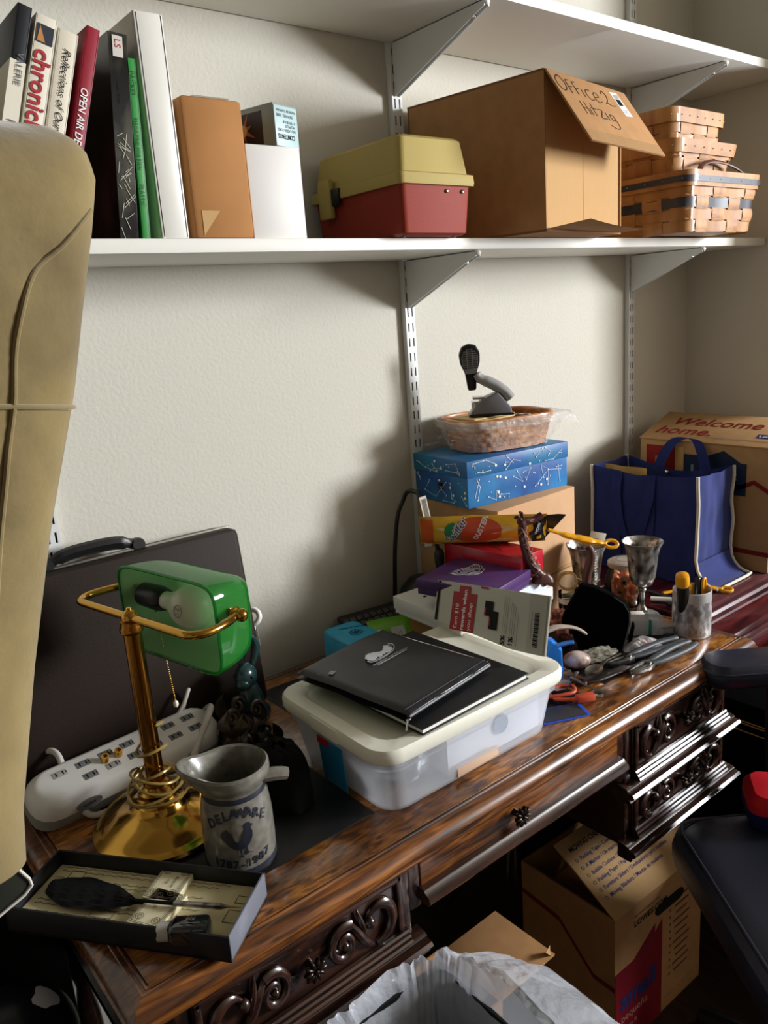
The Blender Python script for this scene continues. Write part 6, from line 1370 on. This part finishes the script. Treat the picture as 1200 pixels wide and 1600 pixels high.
b.tube(P, .0036, TRIM, seg=8); b.done('piping', to)
def strap(y0_, y1_, x, lean_, drop):
    P = [(x, y0_, HT - .03), (x + lean_ * .4, lerp(y0_, y1_, .12), HT + drop * .35), (x + lean_, lerp(y0_, y1_, .32), HT + drop), (x + lean_, lerp(y0_, y1_, .68), HT + drop), (x + lean_ * .4, lerp(y0_, y1_, .88), HT + drop * .35), (x, y1_, HT - .03)]
    Q = smoothpath(P, 8); q = B(); q.sheet(lambda u, v: Q[int(round(u * (len(Q) - 1)))] + Vector((.0, (v - .5) * .03, .002 * v)), len(Q) - 1, 4, TB, .0022); return q
b = B()
for y in (.075, -.02):
    b.sheet(lambda u, v: W1(0.5 - (y + (u - .5) * .035) / (Y1 - Y0), .04 + .97 * v) + Vector((-.004, 0, 0)), 4, 24, TB, .002)
P = smoothpath([(X0 - .003, .075, HT - .02), (X0 - .009, .075, HT - .06), (X0 - .012, .06, HT - .14), (X0 - .012, .0275, HT - .19), (X0 - .012, -.0, HT - .14), (X0 - .009, -.02, HT - .06), (X0 - .003, -.02, HT - .02)], 8)
b.sheet(lambda u, v: P[int(round(u * (len(P) - 1)))] + Vector((-.001 * v, (v - .5) * .028, (v - .5) * .01)), len(P) - 1, 4, TB, .002); b.done('front_strap', to)
strap(.06, -.075, X1 + .003, .02, .05).done('rear_strap', to)
b = B(); b.ball((X1 - .006, .03, HT - .035), (.003, .006, .006), CHROME); b.done('snap', to)
t = tag(B().sheet(lambda u, v: Vector((.004 * math.sin(u * 9) + .004, (u - .5) * .125, v * .2)), 16, 6, mat('yellow_envelope', 'd6ab5a', .6), .003).done('padded_envelope', loc=(1.735, -.16, D0 + .068), rz=0), 'yellow padded envelope standing inside the blue tote bag', 'envelope')
wbx = thing('moving_carton', 'large brown moving carton with red greeting print behind the blue tote bag', 'box', (1.888, -.468, D0), 0)
bw_, bd_, bh_ = .24, .363, .318
b = B(); CRD = mat('carton_brown', 'b08a5e', .8, var=.08, vscale=40, bump=.05, bscale=60)
b.b2((0, 0, 0), (bw_, bd_, bh_ - .004), CRD, .002); b.done('carton', wbx)
TOP = Matrix(((0, 1, -.13, 0), (-1, .25, 0, bd_), (0, .14, 1, bh_ - .002), (0, 0, 0, 1)))
b = B(); b.box((bd_ * .5, bw_ * .5, 0), (bd_ + .004, bw_ + .004, .004), CRD, .001, TOP); b.done('top_flaps', wbx)
b = B(); F = TOP @ tr(0, 0, .0024); b.text('Welcome', .088, MAROONTXT, F @ tr(.042, .128, 0), 'LEFT', bold=.014, shear=.25, sx=.74); b.text('home.', .088, MAROONTXT, F @ tr(.022, .048, 0), 'LEFT', bold=.014, shear=.25, sx=.74)
b.text("THIS SIDE UP - NEVER STOP IMPROVING", .016, INKGREY, F @ tr(.175, .03, 0), 'LEFT', sx=.6); b.box((.335, .075, 0), (.06, .03, .0006), NAVYTXT, 0, F); b.text("Lowe's", .02, WHITEINK, F @ tr(.31, .067, .0006), 'LEFT', bold=.02); b.done('greeting_print', wbx)
b = B(); F = frame((-.0006, bd_, 0), (0, -1, 0), (0, 0, 1))
b.poly([(.02, .19), (.105, .19), (.105, .3), (.02, .3)], mat('box_red', '8e1f1c', .6), F); b.text('L', .05, cm('b07a6a'), F @ tr(.045, .235, .0006), 'LEFT', bold=.03); b.poly([(.106, .19), (.13, .19), (.13, .3), (.106, .3)], cm('c9a05a'), F)
b.poly([(.131, .19), (.3, .19), (.3, .272), (.285, .272), (.24, .3), (.195, .283), (.131, .283)], mat('box_navy', '1c2a45', .6), F); b.text("Lowe's", .045, cm('7d8798'), F @ tr(.15, .225, .0006), 'LEFT', bold=.03)
ln = [(.0, .205), (.285, .205), (.32, .222), (.368, .196)]
for p, q in zip(ln[:-1], ln[1:]): b.poly([(p[0], p[1]), (q[0], q[1]), (q[0], q[1] + .012), (p[0], p[1] + .012)], MAROONTXT, F)
b.poly([(0, .042), (.37, .042), (.37, .054), (0, .054)], MAROONTXT, F); b.done('side_print', wbx)
